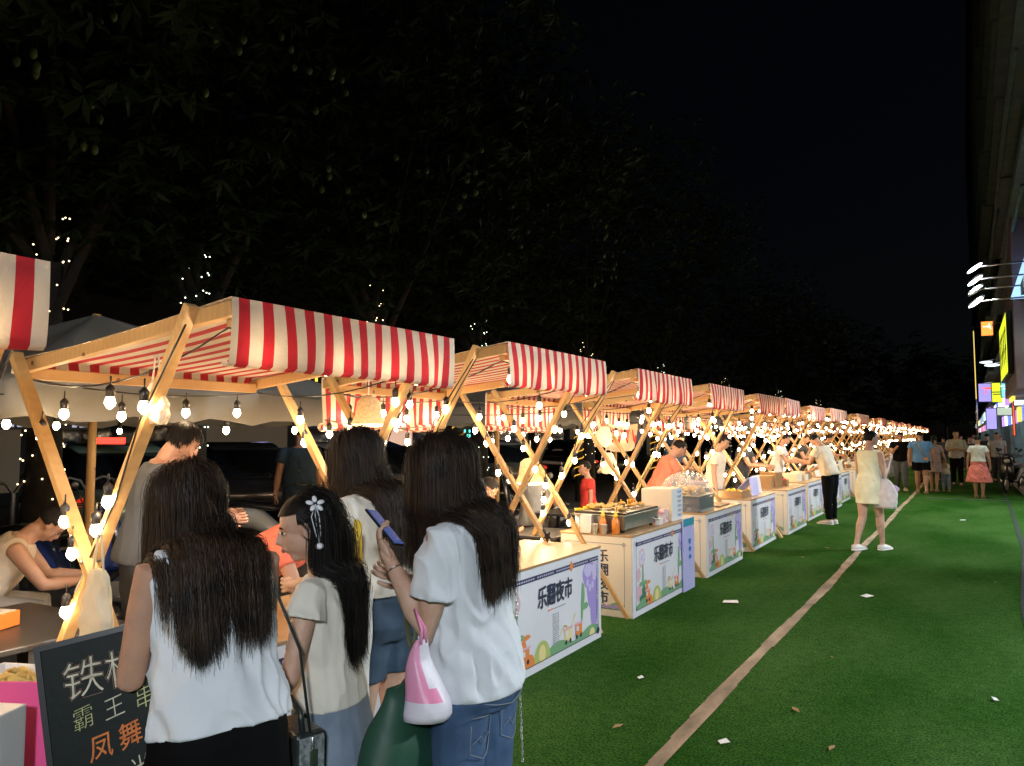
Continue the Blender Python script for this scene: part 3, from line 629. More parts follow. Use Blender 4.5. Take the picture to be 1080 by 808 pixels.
def build_lights():
    rg = random.Random(11)
    for k in range(-1, 31):
        y0, y1 = Y0, Y0+LEN; j = lambda a=.04: rg.uniform(-a, a)
        fa, fb = (-.02, y0+.05, 2.09), (-.02, y1-.05, 2.09); ra, rb = (-1.50, y0+.05, 1.93), (-1.50, y1-.05, 1.93)
        nf = 4; nr = 4
        paths = [sag(fa, fb, .03), sag(ra, rb, .05), sag(fb, rb, .10), sag(ra, fa, .12)]
        bl = [(-.03+j(.02), y0+LEN*(i+.5)/nf+j(), 1.985+j(.02)) for i in range(nf)]
        bl += [(-1.50+j(.02), y0+LEN*(i+.5)/nr+j(), 1.80+j(.03)) for i in range(nr)]
        bl += [(-.72+j(.1), y0+.03+j(.02), 1.84+j(.03)), (-1.1+j(.1), y1-.03+j(.02), 1.78+j(.03)), (-.45+j(.1), y1-.03+j(.02), 1.88+j(.03))]
        # droppers wound round the legs
        dz = [(-.55, y0-.06, 1.40), (-1.0, y1+.05, 1.30), (-.95+j(.15), y0-.05, 1.05+j(.1)), (-.6, y1+.07, .98+j(.08)), (-1.35, (y0+y1)/2+j(.3), 1.35+j(.15))]
        if k in (0,): dz = [(-.95, y0-.09, 1.26), (-.70, y0-.03, .93), (-.58, y0-.09, 1.78), (-1.15, y1+.04, 1.30), (-.62, y1+.02, 1.0)]
        if k == 0: dz = [(-.17-1.2*.43, y0-.075, 2.15*.57+.02), (-1.44+1.41*.42, y0-.08, 2.02*.56)]
        else: dz = dz[:3]
        for d in dz[:1] if k else []: paths.append([V(-.17, d[1], 2.1), V(d[0]*.9, d[1]+.02, (d[2]+2.0)/2), V(*d)+V(0,0,.09)])
        for yy in (y0-.055, y1+.055): paths.append([V(-.15,yy,2.10), V(-.42,yy-.01,1.70), V(-.60,yy+.012,1.36), V(-.86,yy,.93)]); paths.append([V(-1.42,yy,1.98), V(-1.18,yy+.01,1.66), V(-.95,yy-.01,1.30), V(-.62,yy,.86)])
        bl += dz
        for yy in (y0-.07, y1+.06):
            for t_ in ((.22, .40, .58) if k < 8 else (.4,)): s_ = t_+j(.05); bl.append((-.17-1.2*s_, yy, 2.15*(1-s_)+.02)); bl.append((-1.44+1.41*s_, yy+j(.02), 2.02*(1-s_)))
        if 1 <= k < 9: bl += [(-1.52, y0+LEN*(i+.15)/5, 1.62+j(.05)) for i in range(5)]; paths.append(sag((-1.52,y0,1.72),(-1.52,y1,1.70),.04))
        if 5 <= k < 9: bl += [(-.05-1.45*j(.5)-.7, Y0+LEN*(.5+j(.5))+.1, 1.15+.75*rg.random()) for _ in range(3)]
        if k >= 3: bl += [(-.3+j(.2), y1+.3+j(.1), 1.9+j(.1)), (-1.2+j(.3), y1+.3+j(.1), 1.75+j(.2))]; paths.append(sag(fb, (-.02, y1+.6, 2.05), .08)); paths.append(sag(rb, (-1.5, y1+.6, 1.95), .08))
        lb = {-1: 'string of bulbs under the canopy at the left edge', 0: 'string of round warm bulbs looping under the nearest full canopy', 1: 'string of warm bulbs under the second canopy beside the woman in jeans', 2: 'string of warm bulbs under the canopy over the griddle', 3: 'string of warm bulbs around the stall of the orange shirted vendor'}.get(k)
        if lb is None: lb = ('string of warm bulbs hung round the '+dist_name(k)+' stall of the row') if k < 12 else 'tiny glittering string of warm bulbs in the far end of the row'
        sl_ = string_lights(lb, (FX, YS[k], 0), paths, bl, 'each' if k < 5 else (4 if k < 10 else len(bl)), power=PW)
        if k <= 0: sl_.scale = (1, 1, .978)
CY = 30.46
def head_cam(deg): return R(CY+deg)     # heading: degrees to the left of the camera's own
def build_near():
    W = {}
    # woman A: sleeveless white blouse, black skirt
    root, J = person('woman in white sleeveless blouse and black skirt, long dark hair, bent over the chalkboard', 1.53, (-1.71, 1.39, 0), head_cam(42),
        dict(lean=11, head=25, turn=16, tilt=-5, armL=((.16,.02,-1),(-.42,.85,-.06)), armR=((.12,.25,-1),(-.4,.9,.1)), legL=((0.02,.03,-1),(0,-.02,-1)), legR=((0.02,0,-1),(0,-.04,-1))),
        top=dict(mat=white_cl, hem=.0, infl=.012, flare=.008, sleeve=0, wr=.022, wf=12, loose=.7, name='blouse'), bottom=dict(kind='skirt', len=.42, flare=(.016,.035), mat=black_cl, top=.008, name='skirt'),
        hair='long', voxel=.0075, near=True, hair_n=15000, hair_len=.40, hairm=hair_br, seed=3, shoes=shoe_w, bulk=1.0, hkw=dict(down_k=.42, comb=(.22,-.4,-.4), front=.22, rcol=.13, back=.06))
    W['A'] = (root, J)
    root, J = person('girl with white star hair clip and flutter sleeves, face in profile', 1.38, (-1.745, 1.83, 0), head_cam(82),
        dict(lean=2, head=12, turn=22, hs=1.14, armL=((.30,.12,-1),(-.25,.55,-.65)), armR=((.25,.10,-1),(.08,.35,-1)), legL=((0.02,.03,-1),(0,-.02,-1)), handR=(0,.3,-1)),
        top=dict(mat=cream_cl, hem=.012, infl=.008, flare=.010, sleeve=.30, sf=.020, wf=14, wr=.014, loose=.35, name='blouse'), bottom=dict(kind='skirt', len=.24, flare=(.020,.06), mat=denim_lt, top=.02, name='skirt'),
        hair='long', voxel=.0065, near=True, hair_n=11000, hair_len=.42, seed=5, skinm=skin_pale, shoes=shoe_w, bulk=.90, hkw=dict(comb=(.08,-1.0,-.1), down_k=.42, front=.0, rcol=.045, clear=.02, zc=1.2, back=.01))
    W['G'] = (root, J)
    root, J = person('woman in cream tee and ragged denim shorts beyond the girl, hair hiding her face', 1.62, (-2.04, 2.42, 0), head_cam(60),
        dict(lean=3, head=24, turn=22, armL=((.14,.12,-1),(-.15,.9,-.15)), armR=((.14,.2,-1),(-.15,.9,0)), legL=((0.04,.06,-1),(0,-.03,-1)), legR=((0.02,-.05,-1),(0,-.06,-1))),
        top=dict(mat=cream_cl, hem=.050, infl=.014, flare=.006, sleeve=.55, sf=.006, wf=12, wr=.012, loose=.6, name='tee_shirt'), bottom=dict(kind='shorts', len=.23, mat=denim_dk, loose=.006, name='denim_shorts', wr=.008),
        hair='long', voxel=.0085, near=True, hair_n=10000, hair_len=.46, hairm=hair_br, seed=8, skinm=skin_pale, shoes=shoe_w, hkw=dict(comb=(.2,-.45,-.4), down_k=.42, front=.4))
    W['B'] = (root, J)
    root, J = person('woman in a white tee and blue jeans raising a phone, nearest to the printed counters', 1.59, (-1.32, 2.01, 0), head_cam(62),
        dict(lean=3, head=22, turn=22, armL=((.10,.10,-1),(-.05,.62,.85)), armR=((.10,.28,-1),(-.45,.75,.35)), legL=((0.03,.03,-1),(0,-.02,-1)), legR=((0.02,0,-1),(0,-.04,-1)), palmL=(.55,-.2,.55), palmR=(-1,0,.6)),
        top=dict(mat=white_cl, hem=-.030, infl=.010, flare=.002, sleeve=.62, sf=.012, wr=.019, wf=12, loose=.4, name='tee_shirt'), bottom=dict(kind='pants', mat=denim, loose=.004, name='jeans', top=-.028, wr=.008),
        hair='long', voxel=.0075, near=True, hair_n=15000, hair_len=.385, hairm=hair_br, seed=13, skinm=skin_pale, shoes=shoe_w, hands=(.55,.6), bulk=.95, hkw=dict(comb=(.2,-.4,-.4), down_k=.42, front=.3, rcol=.07))
    W['C'] = (root, J)
    return W
def seat_pose(**k):
    d = dict(pelvis=.50, lean=28, head=22, legL=((.12,1,-.05),(0,-.1,-1)), legR=((.12,1,-.05),(0,-.1,-1)), armL=((.1,.7,-1),(-.35,1,.0)), armR=((.1,.7,-1),(-.35,1,.0))); d.update(k); return d
def T(m, **k): d = dict(mat=m, hem=-.05, infl=.014, sleeve=.5, sf=.006, wr=.008, loose=.6, name='shirt'); d.update(k); return d
def clothm(n, c, c2=None): return mat('cloth_'+n, c, .85, c2 or tuple(x*.82 for x in c), 7, bump=.3, bscale=300)
def build_others():
    beige = clothm('beige', (.62,.52,.40)); gray = clothm('grey', (.10,.11,.125)); orange = clothm('orange', (.85,.20,.12)); navyc = clothm('navy', (.02,.05,.09)); blue = clothm('blue', (.12,.28,.55)); cream = clothm('cream', (.72,.64,.50)); yd = clothm('pale_yellow', (.84,.82,.58)); pinkd = clothm('mauve', (.50,.34,.34)); redc = clothm('coral', (.72,.20,.17)); lt = clothm('pale_grey', (.46,.45,.42)); khaki = clothm('trouser_grey', (.30,.28,.25)); redt = clothm('red', (.6,.04,.03)); whiteT = clothm('white', (.7,.7,.68)); dk = clothm('charcoal', (.03,.03,.035))
    slip = mat('tan_sandal', (.30,.20,.13), .6)
    walk = dict(legL=((.02,.16,-1),(0,.02,-1)), legR=((.02,-.10,-1),(0,-.30,-1)))
    sit = thing  # alias unused
    # ---- behind and between the stalls
    person('man with short black hair and grey shirt looking down behind the nearest stall', 1.70, (-4.20, 2.86, 0), head_cam(-68), dict(lean=10, head=28, armL=((.1,.4,-1),(-.2,1,0)), armR=((.1,.4,-1),(-.2,1,0))), top=T(gray), bottom=dict(kind='pants', mat=dk), hair='short', male=True, voxel=.010, near=True, hair_n=2600, shoes=dk)
    person('seated man in a beige sleeveless top hunched over a black table at the left edge', 1.70, (-5.62, 2.60, 0), head_cam(-62), seat_pose(lean=34, head=34), top=T(beige, sleeve=0, hem=-.03), bottom=dict(kind='pants', mat=khaki, loose=.016), male=True, voxel=.012, shoes=dk, seed=4)
    person('seated person in black at the lower left corner, only bare arms and knees in view', 1.62, (-3.22, 1.05, 0), head_cam(-75), seat_pose(pelvis=.47, lean=12), top=T(dk), bottom=dict(kind='shorts', mat=dk, len=.2), hair='tail', voxel=.013, shoes=slip)
    person('man in a dark blue tee walking away past the parked cars behind the nearest stall', 1.72, (-7.3, 7.1, 0), head_cam(20), dict(armL=((.22,-.1,-1),(.1,.2,-1)), **walk), top=T(navyc), bottom=dict(kind='pants', mat=dk), male=True, shoes=dk)
    person('vendor stooping behind the nearest full stall, face low between two women', 1.55, (-3.45, 2.93, 0), head_cam(-110), dict(lean=62, head=10, armL=((.1,.6,-1),(-.3,1,-.2)), armR=((.1,.6,-1),(-.3,1,-.2))), top=T(orange), bottom=dict(kind='pants', mat=dk), hair='bun', shoes=dk)
    person('seated man in a grey tee leaning forward behind the crossed legs of the third stall', 1.72, (-4.15, 6.10, 0), head_cam(-50), seat_pose(lean=24, head=26), top=T(gray), bottom=dict(kind='pants', mat=dk, loose=.014), male=True, voxel=.011, shoes=dk)
    person('seated dark haired diner in black behind the phone of the woman in jeans', 1.62, (-4.35, 4.45, 0), head_cam(-40), seat_pose(), top=T(dk), bottom=dict(kind='pants', mat=dk), hair='tail', shoes=dk)
    person('small seated diner in a pale grey tee facing left beyond the griddle', 1.66, (-4.9, 8.9, 0), head_cam(-20), seat_pose(lean=10), top=T(lt), bottom=dict(kind='pants', mat=dk), male=True, shoes=dk)
    person('child in a bright red tee beyond the griddle bottles', 1.22, (-4.4, 9.5, 0), head_cam(100), dict(hs=1.18, head=10), top=T(redt), bottom=dict(kind='shorts', mat=dk), shoes=dk)
    person('vendor in an orange tee leaning over the domed display', 1.60, (-3.40, 9.42, 0), head_cam(-88), dict(lean=22, head=24, armL=((.1,.5,-1),(-.2,1,-.1)), armR=((.1,.5,-1),(-.2,1,-.1))), top=T(orange), bottom=dict(kind='pants', mat=dk), hair='short', voxel=.011, shoes=dk)
    person('vendor in a cream tee and black trousers with head hidden behind a slanting leg', 1.62, (-3.28, 11.55, 0), head_cam(-120), dict(lean=8, head=20), top=T(cream), bottom=dict(kind='pants', mat=dk), hair='bun', shoes=dk)
    for i, (y, c, l, hx) in enumerate(((14.0, dk, 'vendor in black behind the counters left of the man in the beige tee', -3.5), (16.6, whiteT, 'vendor in white half hidden by bulbs behind the man in the beige tee', -3.4), (19.5, dk, 'vendor in black deep among the bulbs of the row', -3.5), (23., gray, 'vendor in grey far along the row of bulbs', -3.45), (12.8, navyc, 'customer in navy on the far side of the sixth stall', -4.4))):
        person(l, 1.66, (hx, y, 0), R(-90+20*math.sin(i*3)), dict(lean=12, head=20, armL=((.1,.5,-1),(-.2,1,-.1)), armR=((.1,.5,-1),(-.2,1,-.1))), top=T(c), bottom=dict(kind='pants', mat=dk), male=i % 2 == 0, voxel=.016, shoes=dk)
    # ---- on the turf
    person('man in a beige tee and black trousers bowed over a counter on the turf', 1.68, (-2.18, 15.2, 0), R(72), dict(lean=16, head=34, armL=((.1,.5,-1),(-.1,.8,.2)), armR=((.08,.2,-1),(-.2,.8,-.4))), top=T(cream, hem=-.04), bottom=dict(kind='pants', mat=black_cl), male=True, voxel=.011, shoes=shoe_w)
    rD, jD = person('woman in pale yellow sleeveless mini dress, hair in a bun, striding across the turf line', 1.68, (-1.20, 12.0, 0), R(-24), dict(lean=3, head=2, turn=-38, armL=((.1,.25,-1),(-.2,.5,-.6)), armR=((.12,.15,-1),(-.10,.75,.85)), legL=((.0,-.10,-1),(0,-.50,-1)), legR=((-.03,.36,-1),(0,.10,-1))), top=T(yd, sleeve=0, hem=-.15, infl=.004, flare=.0, skirt_flare=.004, loose=.1, name='mini_dress'), hair='bun', voxel=.010, skinm=skin_pale, shoes=shoe_w)
    person('man in a black tee and cap walking toward the camera beside the bulb row', 1.70, (-1.68, 25.6, 0), R(190), dict(head=18, armR=((.1,.2,-1),(-.3,.9,.6)), **walk), top=T(black_cl), bottom=dict(kind='pants', mat=gray), male=True, shoes=shoe_w)
    rB, jB = person('man in blue tee and black shorts walking away, thin strap across his back', 1.72, (-1.10, 24.6, 0), R(8), dict(armL=((.25,-.05,-1),(.05,.2,-1)), armR=((.25,.1,-1),(.05,.2,-1)), **walk), top=T(blue), bottom=dict(kind='shorts', mat=black_cl, len=.30, loose=.02), male=True, shoes=slip, bulk=1.1)
    m = MB(); P, s = jB['P'], 1.72; m.tube([P+V(-.12,-.13,.50), P+V(-.02,-.17,.30), P+V(.10,-.16,.04)], .010, 6); m.box(P+V(.10,-.17,.02), (.11,.04,.09)); m.build('waist_bag', mat('tan_leather', (.55,.25,.10), .5), rB)
    person('woman in a mauve patterned dress beside the man in blue, leaning to the child', 1.60, (-.82, 25.6, 0), R(-10), dict(lean=8, head=14, armR=((.3,.2,-1),(.2,.3,-1)), **walk), top=T(pinkd, hem=-.20, sleeve=.6, name='dress', skirt_flare=.03), hair='tail', shoes=slip)
    person('toddler in cream tee and pale blue trousers beside the woman in mauve', .95, (-.53, 25.8, 0), R(20), dict(lean=14, head=10, hs=1.45, armL=((.5,.2,.2),(.3,.2,.9)), **walk), top=T(cream), bottom=dict(kind='pants', mat=denim_lt, loose=.02), shoes=slip, voxel=.009)
    person('tall man in a pale grey shirt and black trousers walking toward the camera, hands together', 1.76, (-.27, 29., 0), R(185), dict(head=8, armL=((.2,.1,-1),(-.7,.7,.15)), armR=((.2,.1,-1),(-.7,.7,.15)), **walk), top=T(lt, sleeve=.9), bottom=dict(kind='pants', mat=black_cl), male=True, shoes=dk)
    person('woman in a cream tee and coral ruffled midi skirt walking away on the right', 1.60, (.27, 23.6, 0), R(-6), dict(head=4, armL=((.25,-.1,-1),(.1,.1,-1)), armR=((.3,-.1,-1),(.1,.1,-1)), **walk), top=T(whiteT, hem=.03), bottom=dict(kind='skirt', len=.30, flare=(.02,.09), mat=redc, wr=.02, wf=16, top=.07, name='ruffled_skirt'), hair='short', shoes=slip)
    for i, (x, y, c, l) in enumerate(((-.95, 31., dk, 'person in black with a lit face behind the group in the middle of the turf'), (-1.35, 28.5, cream, 'person in cream partly hidden behind the man in the blue tee'), (.15, 33, dk, 'person in black between the grey shirt and the coral skirt'), (.75, 36, dk, 'dark clad person standing by the scooters at the shops'), (.95, 32, lt, 'person in grey on the shop side behind the coral skirt'), (-.2, 42, navyc, 'tiny far walker in navy in the middle of the street'), (-1.0, 46, dk, 'tiny far walker in black near the end of the bulbs'), (1.3, 40., redt, 'tiny far walker in red at the shop doors'), (.4, 50, whiteT, 'tiny far walker in white near the street end'))):
        person(l, 1.62+.1*math.sin(i*5), (x, y, 0), R(180 if i % 3 else 10), dict(head=8, **walk), top=T(c), bottom=dict(kind='pants', mat=dk), male=i % 2 == 0, voxel=.017, shoes=dk)
    return rD, jD
def build_fg_items(W):
    C_, JC = W['C']; A_, JA = W['A']; G_, JG = W['G']; B_, JB = W['B']
    scr = mat('phone_screen', (.02,.04,.10), .1, emit=(.12,.25,.8), es=.18)
    def local_thing(name, label, cat, root, p): w = to_world(root, p); return thing(name, label, cat, tuple(w), root.rotation_euler[2])
    # phone of C
    hd = nrm(JC['wrL']-JC['elL']); p = JC['wrL']+hd*.10+V(.03,-.005,.02); t = local_thing('phone', 'phone with a blue lit screen in the hand of the woman in jeans', 'phone', C_, p)
    pn = nrm(nrm(JC['hc']-p)*.9+V(-.86,-.51,.15)*.18); py = nrm(hd-pn*np.dot(hd,pn)); M = np.column_stack([np.cross(py, pn), py, pn])
    MB().box((0,0,0), (.072,.15,.008), M).build('case', black_pl, t, bevel=.002); MB().box(M@V(0,0,.0046), (.066,.142,.001), M).build('screen', scr, t)
    # bracelet
    m = MB(); q = JC['wrL']; d = hd; x = nrm(np.cross(d, V(0,0,1))); y = np.cross(d, x); m.tube([q-d*.02+(.0285*math.cos(a))*x+(.0285*math.sin(a))*y for a in np.linspace(0, 2*math.pi, 17)], .0022, 5); m.build('bracelet', steel, C_)
    # jeans pockets and seams, laid on the cloth
    jb = JC['bv'][-1]; P = JC['P']; seam = mat('seam_thread', (.16,.19,.24), .8)
    def on(x, z):
        h = jb.ray_cast(Vector((x, -.6, z)), Vector((0, 1, 0))); return None if h[0] is None else V(*h[0])-V(0,.0025,0)
    def line(pts, r, nm):
        q = []
        for (a, b), (c, d_) in zip(pts[:-1], pts[1:]):
            for t_ in np.linspace(0, 1, 6)[:-1]: q.append(on(lerp(a, c, t_), lerp(b, d_, t_)))
        q = [p_ for p_ in q if p_ is not None]
        if len(q) > 3: m = MB(); m.tube(q, r, 5); m.build(nm, seam, C_)
    z0 = P[2]-.085
    for s_ in (-1, 1):
        x0 = s_*.085; pts = [(x0-.052,z0),(x0+.052,z0),(x0+.050,z0-.10),(x0,z0-.125),(x0-.050,z0-.10),(x0-.052,z0)]; line(pts, .0018, 'pocket_stitching'); line([(x0-.045,z0-.075),(x0-.02,z0-.055),(x0,z0-.08),(x0+.02,z0-.055),(x0+.045,z0-.075)], .0014, 'pocket_stitching')
    line([(-.17,z0+.055),(-.08,z0+.03),(0,z0+.015),(.08,z0+.03),(.17,z0+.055)], .0018, 'yoke_seam')
    # green tote on left forearm of C
    green = mat('green_tote_fabric', (.012,.055,.032), .55, (.02,.075,.045), 6, bump=.3, bscale=12)
    f = lerp(JC['elL'], JC['wrL'], .16)+V(-.01,.03,0); t = local_thing('tote_bag', 'large dark green tote hanging from the forearm of the woman in jeans', 'bag', C_, f)
    z = -.30
    def bagrings(wt, wb, dt, db, z0, z1, cy=0, cx=0, n=24, cr=.05, seed=0, tiltx=0):
        rs = []
        for i in range(13):
            u = i/12; zz = lerp(z0, z1, u); w_ = lerp(wt, wb, u**.8); d_ = lerp(dt, db, u**.6)*(1 if u < .95 else .8); r_ = []
            for j in range(n):
                a = 2*math.pi*j/n; x = w_*np.sign(math.cos(a))*abs(math.cos(a))**.5; y = d_*np.sign(math.sin(a))*abs(math.sin(a))**.7
                k = noise.noise(Vector((x*9+seed, y*9, zz*7)))*cr*.5
                r_.append(V(cx+x+tiltx*(z0-zz), cy+y+k, zz+noise.noise(Vector((x*5, seed, 1)))*.012))
            rs.append(r_)
        return rs
    m = MB(); m.rings(bagrings(.115,.165,.018,.07,-.16,-.56,seed=4,cr=.10, tiltx=-.25)); m.build('bag_body', green, t)
    m = MB(); m.tube([V(-.03,-.012,-.17), V(-.02,-.03,-.05), V(0,-.02,.035), V(.0,.02,.035), V(.02,.02,-.06), V(.07,.0,-.17)], .011, 8, flat=.35)
    m.build('strap', mat('olive_strap', (.10,.11,.06), .7), t)
    t2 = local_thing('plastic_bag', 'pink and white plastic carrier bag in front of the green tote', 'bag', C_, f+V(-.045,-.075,.0))
    pw = mat('white_plastic_film', (.74,.72,.76), .4, (.68,.62,.70), 9, bump=.5, bscale=14); pp = mat('pink_print', (.80,.22,.40), .4, (.74,.30,.46), 6, bump=.5, bscale=14)
    m = MB(); m.rings(bagrings(.022,.060,.012,.045,-.03,-.245,seed=9,cr=.10)); o = m.build('bag_body', [pw, pp], t2)
    for pl in o.data.polygons:
        c = pl.center
        if (c.x < -.012 and c.z > -.19): pl.material_index = 1
    m = MB(); m.tube([V(-.012,0,-.04), V(-.008,0,.0), V(0,.03,.05), V(.008,0,.0), V(.012,0,-.04)], .005, 6); m.build('handle', pp, t2)
    for r_ in range(3):
        pass
    # round white bag on chain at right hip of C
    t3 = local_thing('shoulder_bag', 'round white and grey bag on a silver chain beside the woman in jeans', 'bag', C_, JC['P']+V(.215,.06,.17))
    wl = mat('white_leather', (.66,.66,.62), .4); gl = mat('grey_mesh_fabric', (.22,.25,.25), .6, (.33,.36,.35), 40)
    m = MB()
    def disc(r, d0, d1, mi): m.rings([[V((d0 if q_ == 0 else d1), rr*math.cos(a), rr*math.sin(a)) for a in [2*math.pi*j/32 for j in range(32)]] for q_, rr in ((0, r*.94), (0, r), (1, r), (1, r*.94))], mi)
    disc(.088, -.028, .028, 0); disc(.062, -.031, .031, 1); m.build('bag_body', [wl, gl], t3)
    m = MB(); m.tube([V(.033, .074*math.cos(a), .074*math.sin(a)) for a in np.linspace(0, 2*math.pi, 33)], .003, 5); m.build('piping', black_pl, t3)
    for (a_, b_) in ((V(0,-.05,.08), V(-.20,-.08,.42)), (V(0,-.095,.03), V(-.02,-.13,-.50))):
        n_ = 44; m = MB()
        for i in range(n_):
            c = lerp(a_, b_, i/n_); e = nrm(b_-a_); s_ = nrm(np.cross(e, V(1,0,0) if i % 2 else V(0,1,0))); m.tube([c-e*.005+s_*.003, c+e*.005+s_*.003, c+e*.005-s_*.003, c-e*.005-s_*.003, c-e*.005+s_*.003], .0014, 4)
        m.build('chain', steel, t3)
    # A: handbag on a thin strap
    t = local_thing('handbag', 'boxy black handbag with silver charm hanging beside the woman in the sleeveless blouse', 'bag', A_, JA['P']+V(.235,.02,-.12))
    bl = mat('black_leather', (.018,.024,.022), .3, (.03,.035,.033), 12, bump=.3, bscale=90)
    mono = mat('grey_monogram_canvas', (.10,.12,.12), .5, (.28,.31,.31), 90)
    m = MB(); m.box((0,0,-.02), (.09,.17,.16)); m.build('bag_body', bl, t, bevel=.012)
    m = MB(); m.box((.0,-.089,-.02), (.075,.008,.14)); m.build('side_panel', mono, t, bevel=.003)
    m = MB(); m.tube([V(-.02,-.07,.06), V(-.02,-.06,.11), V(-.02,0,.135), V(-.02,.06,.11), V(-.02,.07,.06)], .009, 8); m.build('handle', bl, t)
    m = MB(); m.tube([V(0,-.092,.05), V(0,-.097,.02)], .004, 6); m.box((0,-.10,-.01), (.022,.006,.055)); m.build('charm', steel, t, bevel=.002)
    sh = JA['shR']-JA['P']-V(.235,.02,-.12); m = MB(); m.tube([V(.0,-.08,.05), lerp(V(0,-.08,.05), sh, .5)+V(.015,-.05,0), sh+V(-.01,-.075,-.04), sh+V(-.03,-.03,.055), sh+V(-.02,.05,.0), V(0,.08,.05)], .0045, 6, flat=.5); m.build('strap', bl, t)
    # girl: hair clip, phone, green phone
    hc, M, hh = JG['hc'], JG['Mh'], JG['hh']; g = lambda x, y, z: hc+M@(V(x, y, z)*hh)
    m = MB(); c = g(.05,-.36,.38); ax = nrm(c-hc); cl = mat('white_ribbon', (.78,.80,.84), .4)
    c = g(-.34,-.16,.26); ax = nrm(c-hc); sx = nrm(np.cross(ax, V(0,0,1))); sy = np.cross(sx, ax)
    for k in range(5):
        a = 2*math.pi*k/5+.3; m.ell(c+ax*.03+(sx*math.cos(a)+sy*math.sin(a))*.018, (.013,.008,.006), np.column_stack([sx*math.cos(a)+sy*math.sin(a), -sx*math.sin(a)+sy*math.cos(a), ax]), 0, 8, 5)
    for s_ in (-1, 0, 1): m.tube([c+ax*.03, c+ax*.032-V(0,0,.04)+sx*.012*s_, c+ax*.030-V(0,0,.09)+sx*.008*s_-M[:,1]*.01, c+ax*.026-V(0,0,.125)-M[:,1]*.015], .0032, 6, flat=.4)
    m.ell(c+ax*.028-V(0,0,.13)-M[:,1]*.015, (.013,.013,.010)); m.build('hair_clip', cl, G_)
    hd = nrm(JG['wrR']-JG['elR']); t = local_thing('phone', 'black phone held low in the right hand of the girl', 'phone', G_, JG['wrR']+V(.0,.03,-.10)); MB().box((0,0,0), (.07,.012,.13), np.array(Matrix.Rotation(R(30), 3, 'Y'))).build('case', black_pl, t, bevel=.003)
    t = local_thing('phone', 'small green cased phone in the left hand of the girl', 'phone', G_, JG['wrL']+nrm(JG['wrL']-JG['elL'])*.07+V(.02,0,.01)); MB().box((0,0,0), (.012,.06,.13), np.array(Matrix.Rotation(R(-25), 3, 'X'))).build('case', mat('green_case', (.15,.28,.05), .4), t, bevel=.003)
    # B: white canvas tote with yellow strap
    cv = mat('white_canvas', (.66,.64,.60), .7, (.60,.58,.54), 6, bump=.3, bscale=40); ye = mat('yellow_webbing', (.85,.55,.04), .6)
    t = thing('tote_bag', 'white canvas tote with a yellow strap carried by the woman in shorts', 'bag', (-1.86, 2.06, 1.08), head_cam(60))
    m = MB(); m.rings(bagrings(.10,.08,.045,.05,-.03,-.42,seed=2,cr=.05)); m.build('bag_body', cv, t)
    m = MB(); m.tube([V(-.06,-.03,-.05), V(-.04,-.04,.10), V(.02,-.01,.22), V(.05,.02,.12), V(.06,.02,-.04)], .017, 8, flat=.25); m.build('strap', ye, t)
    # right bag strap of B
    
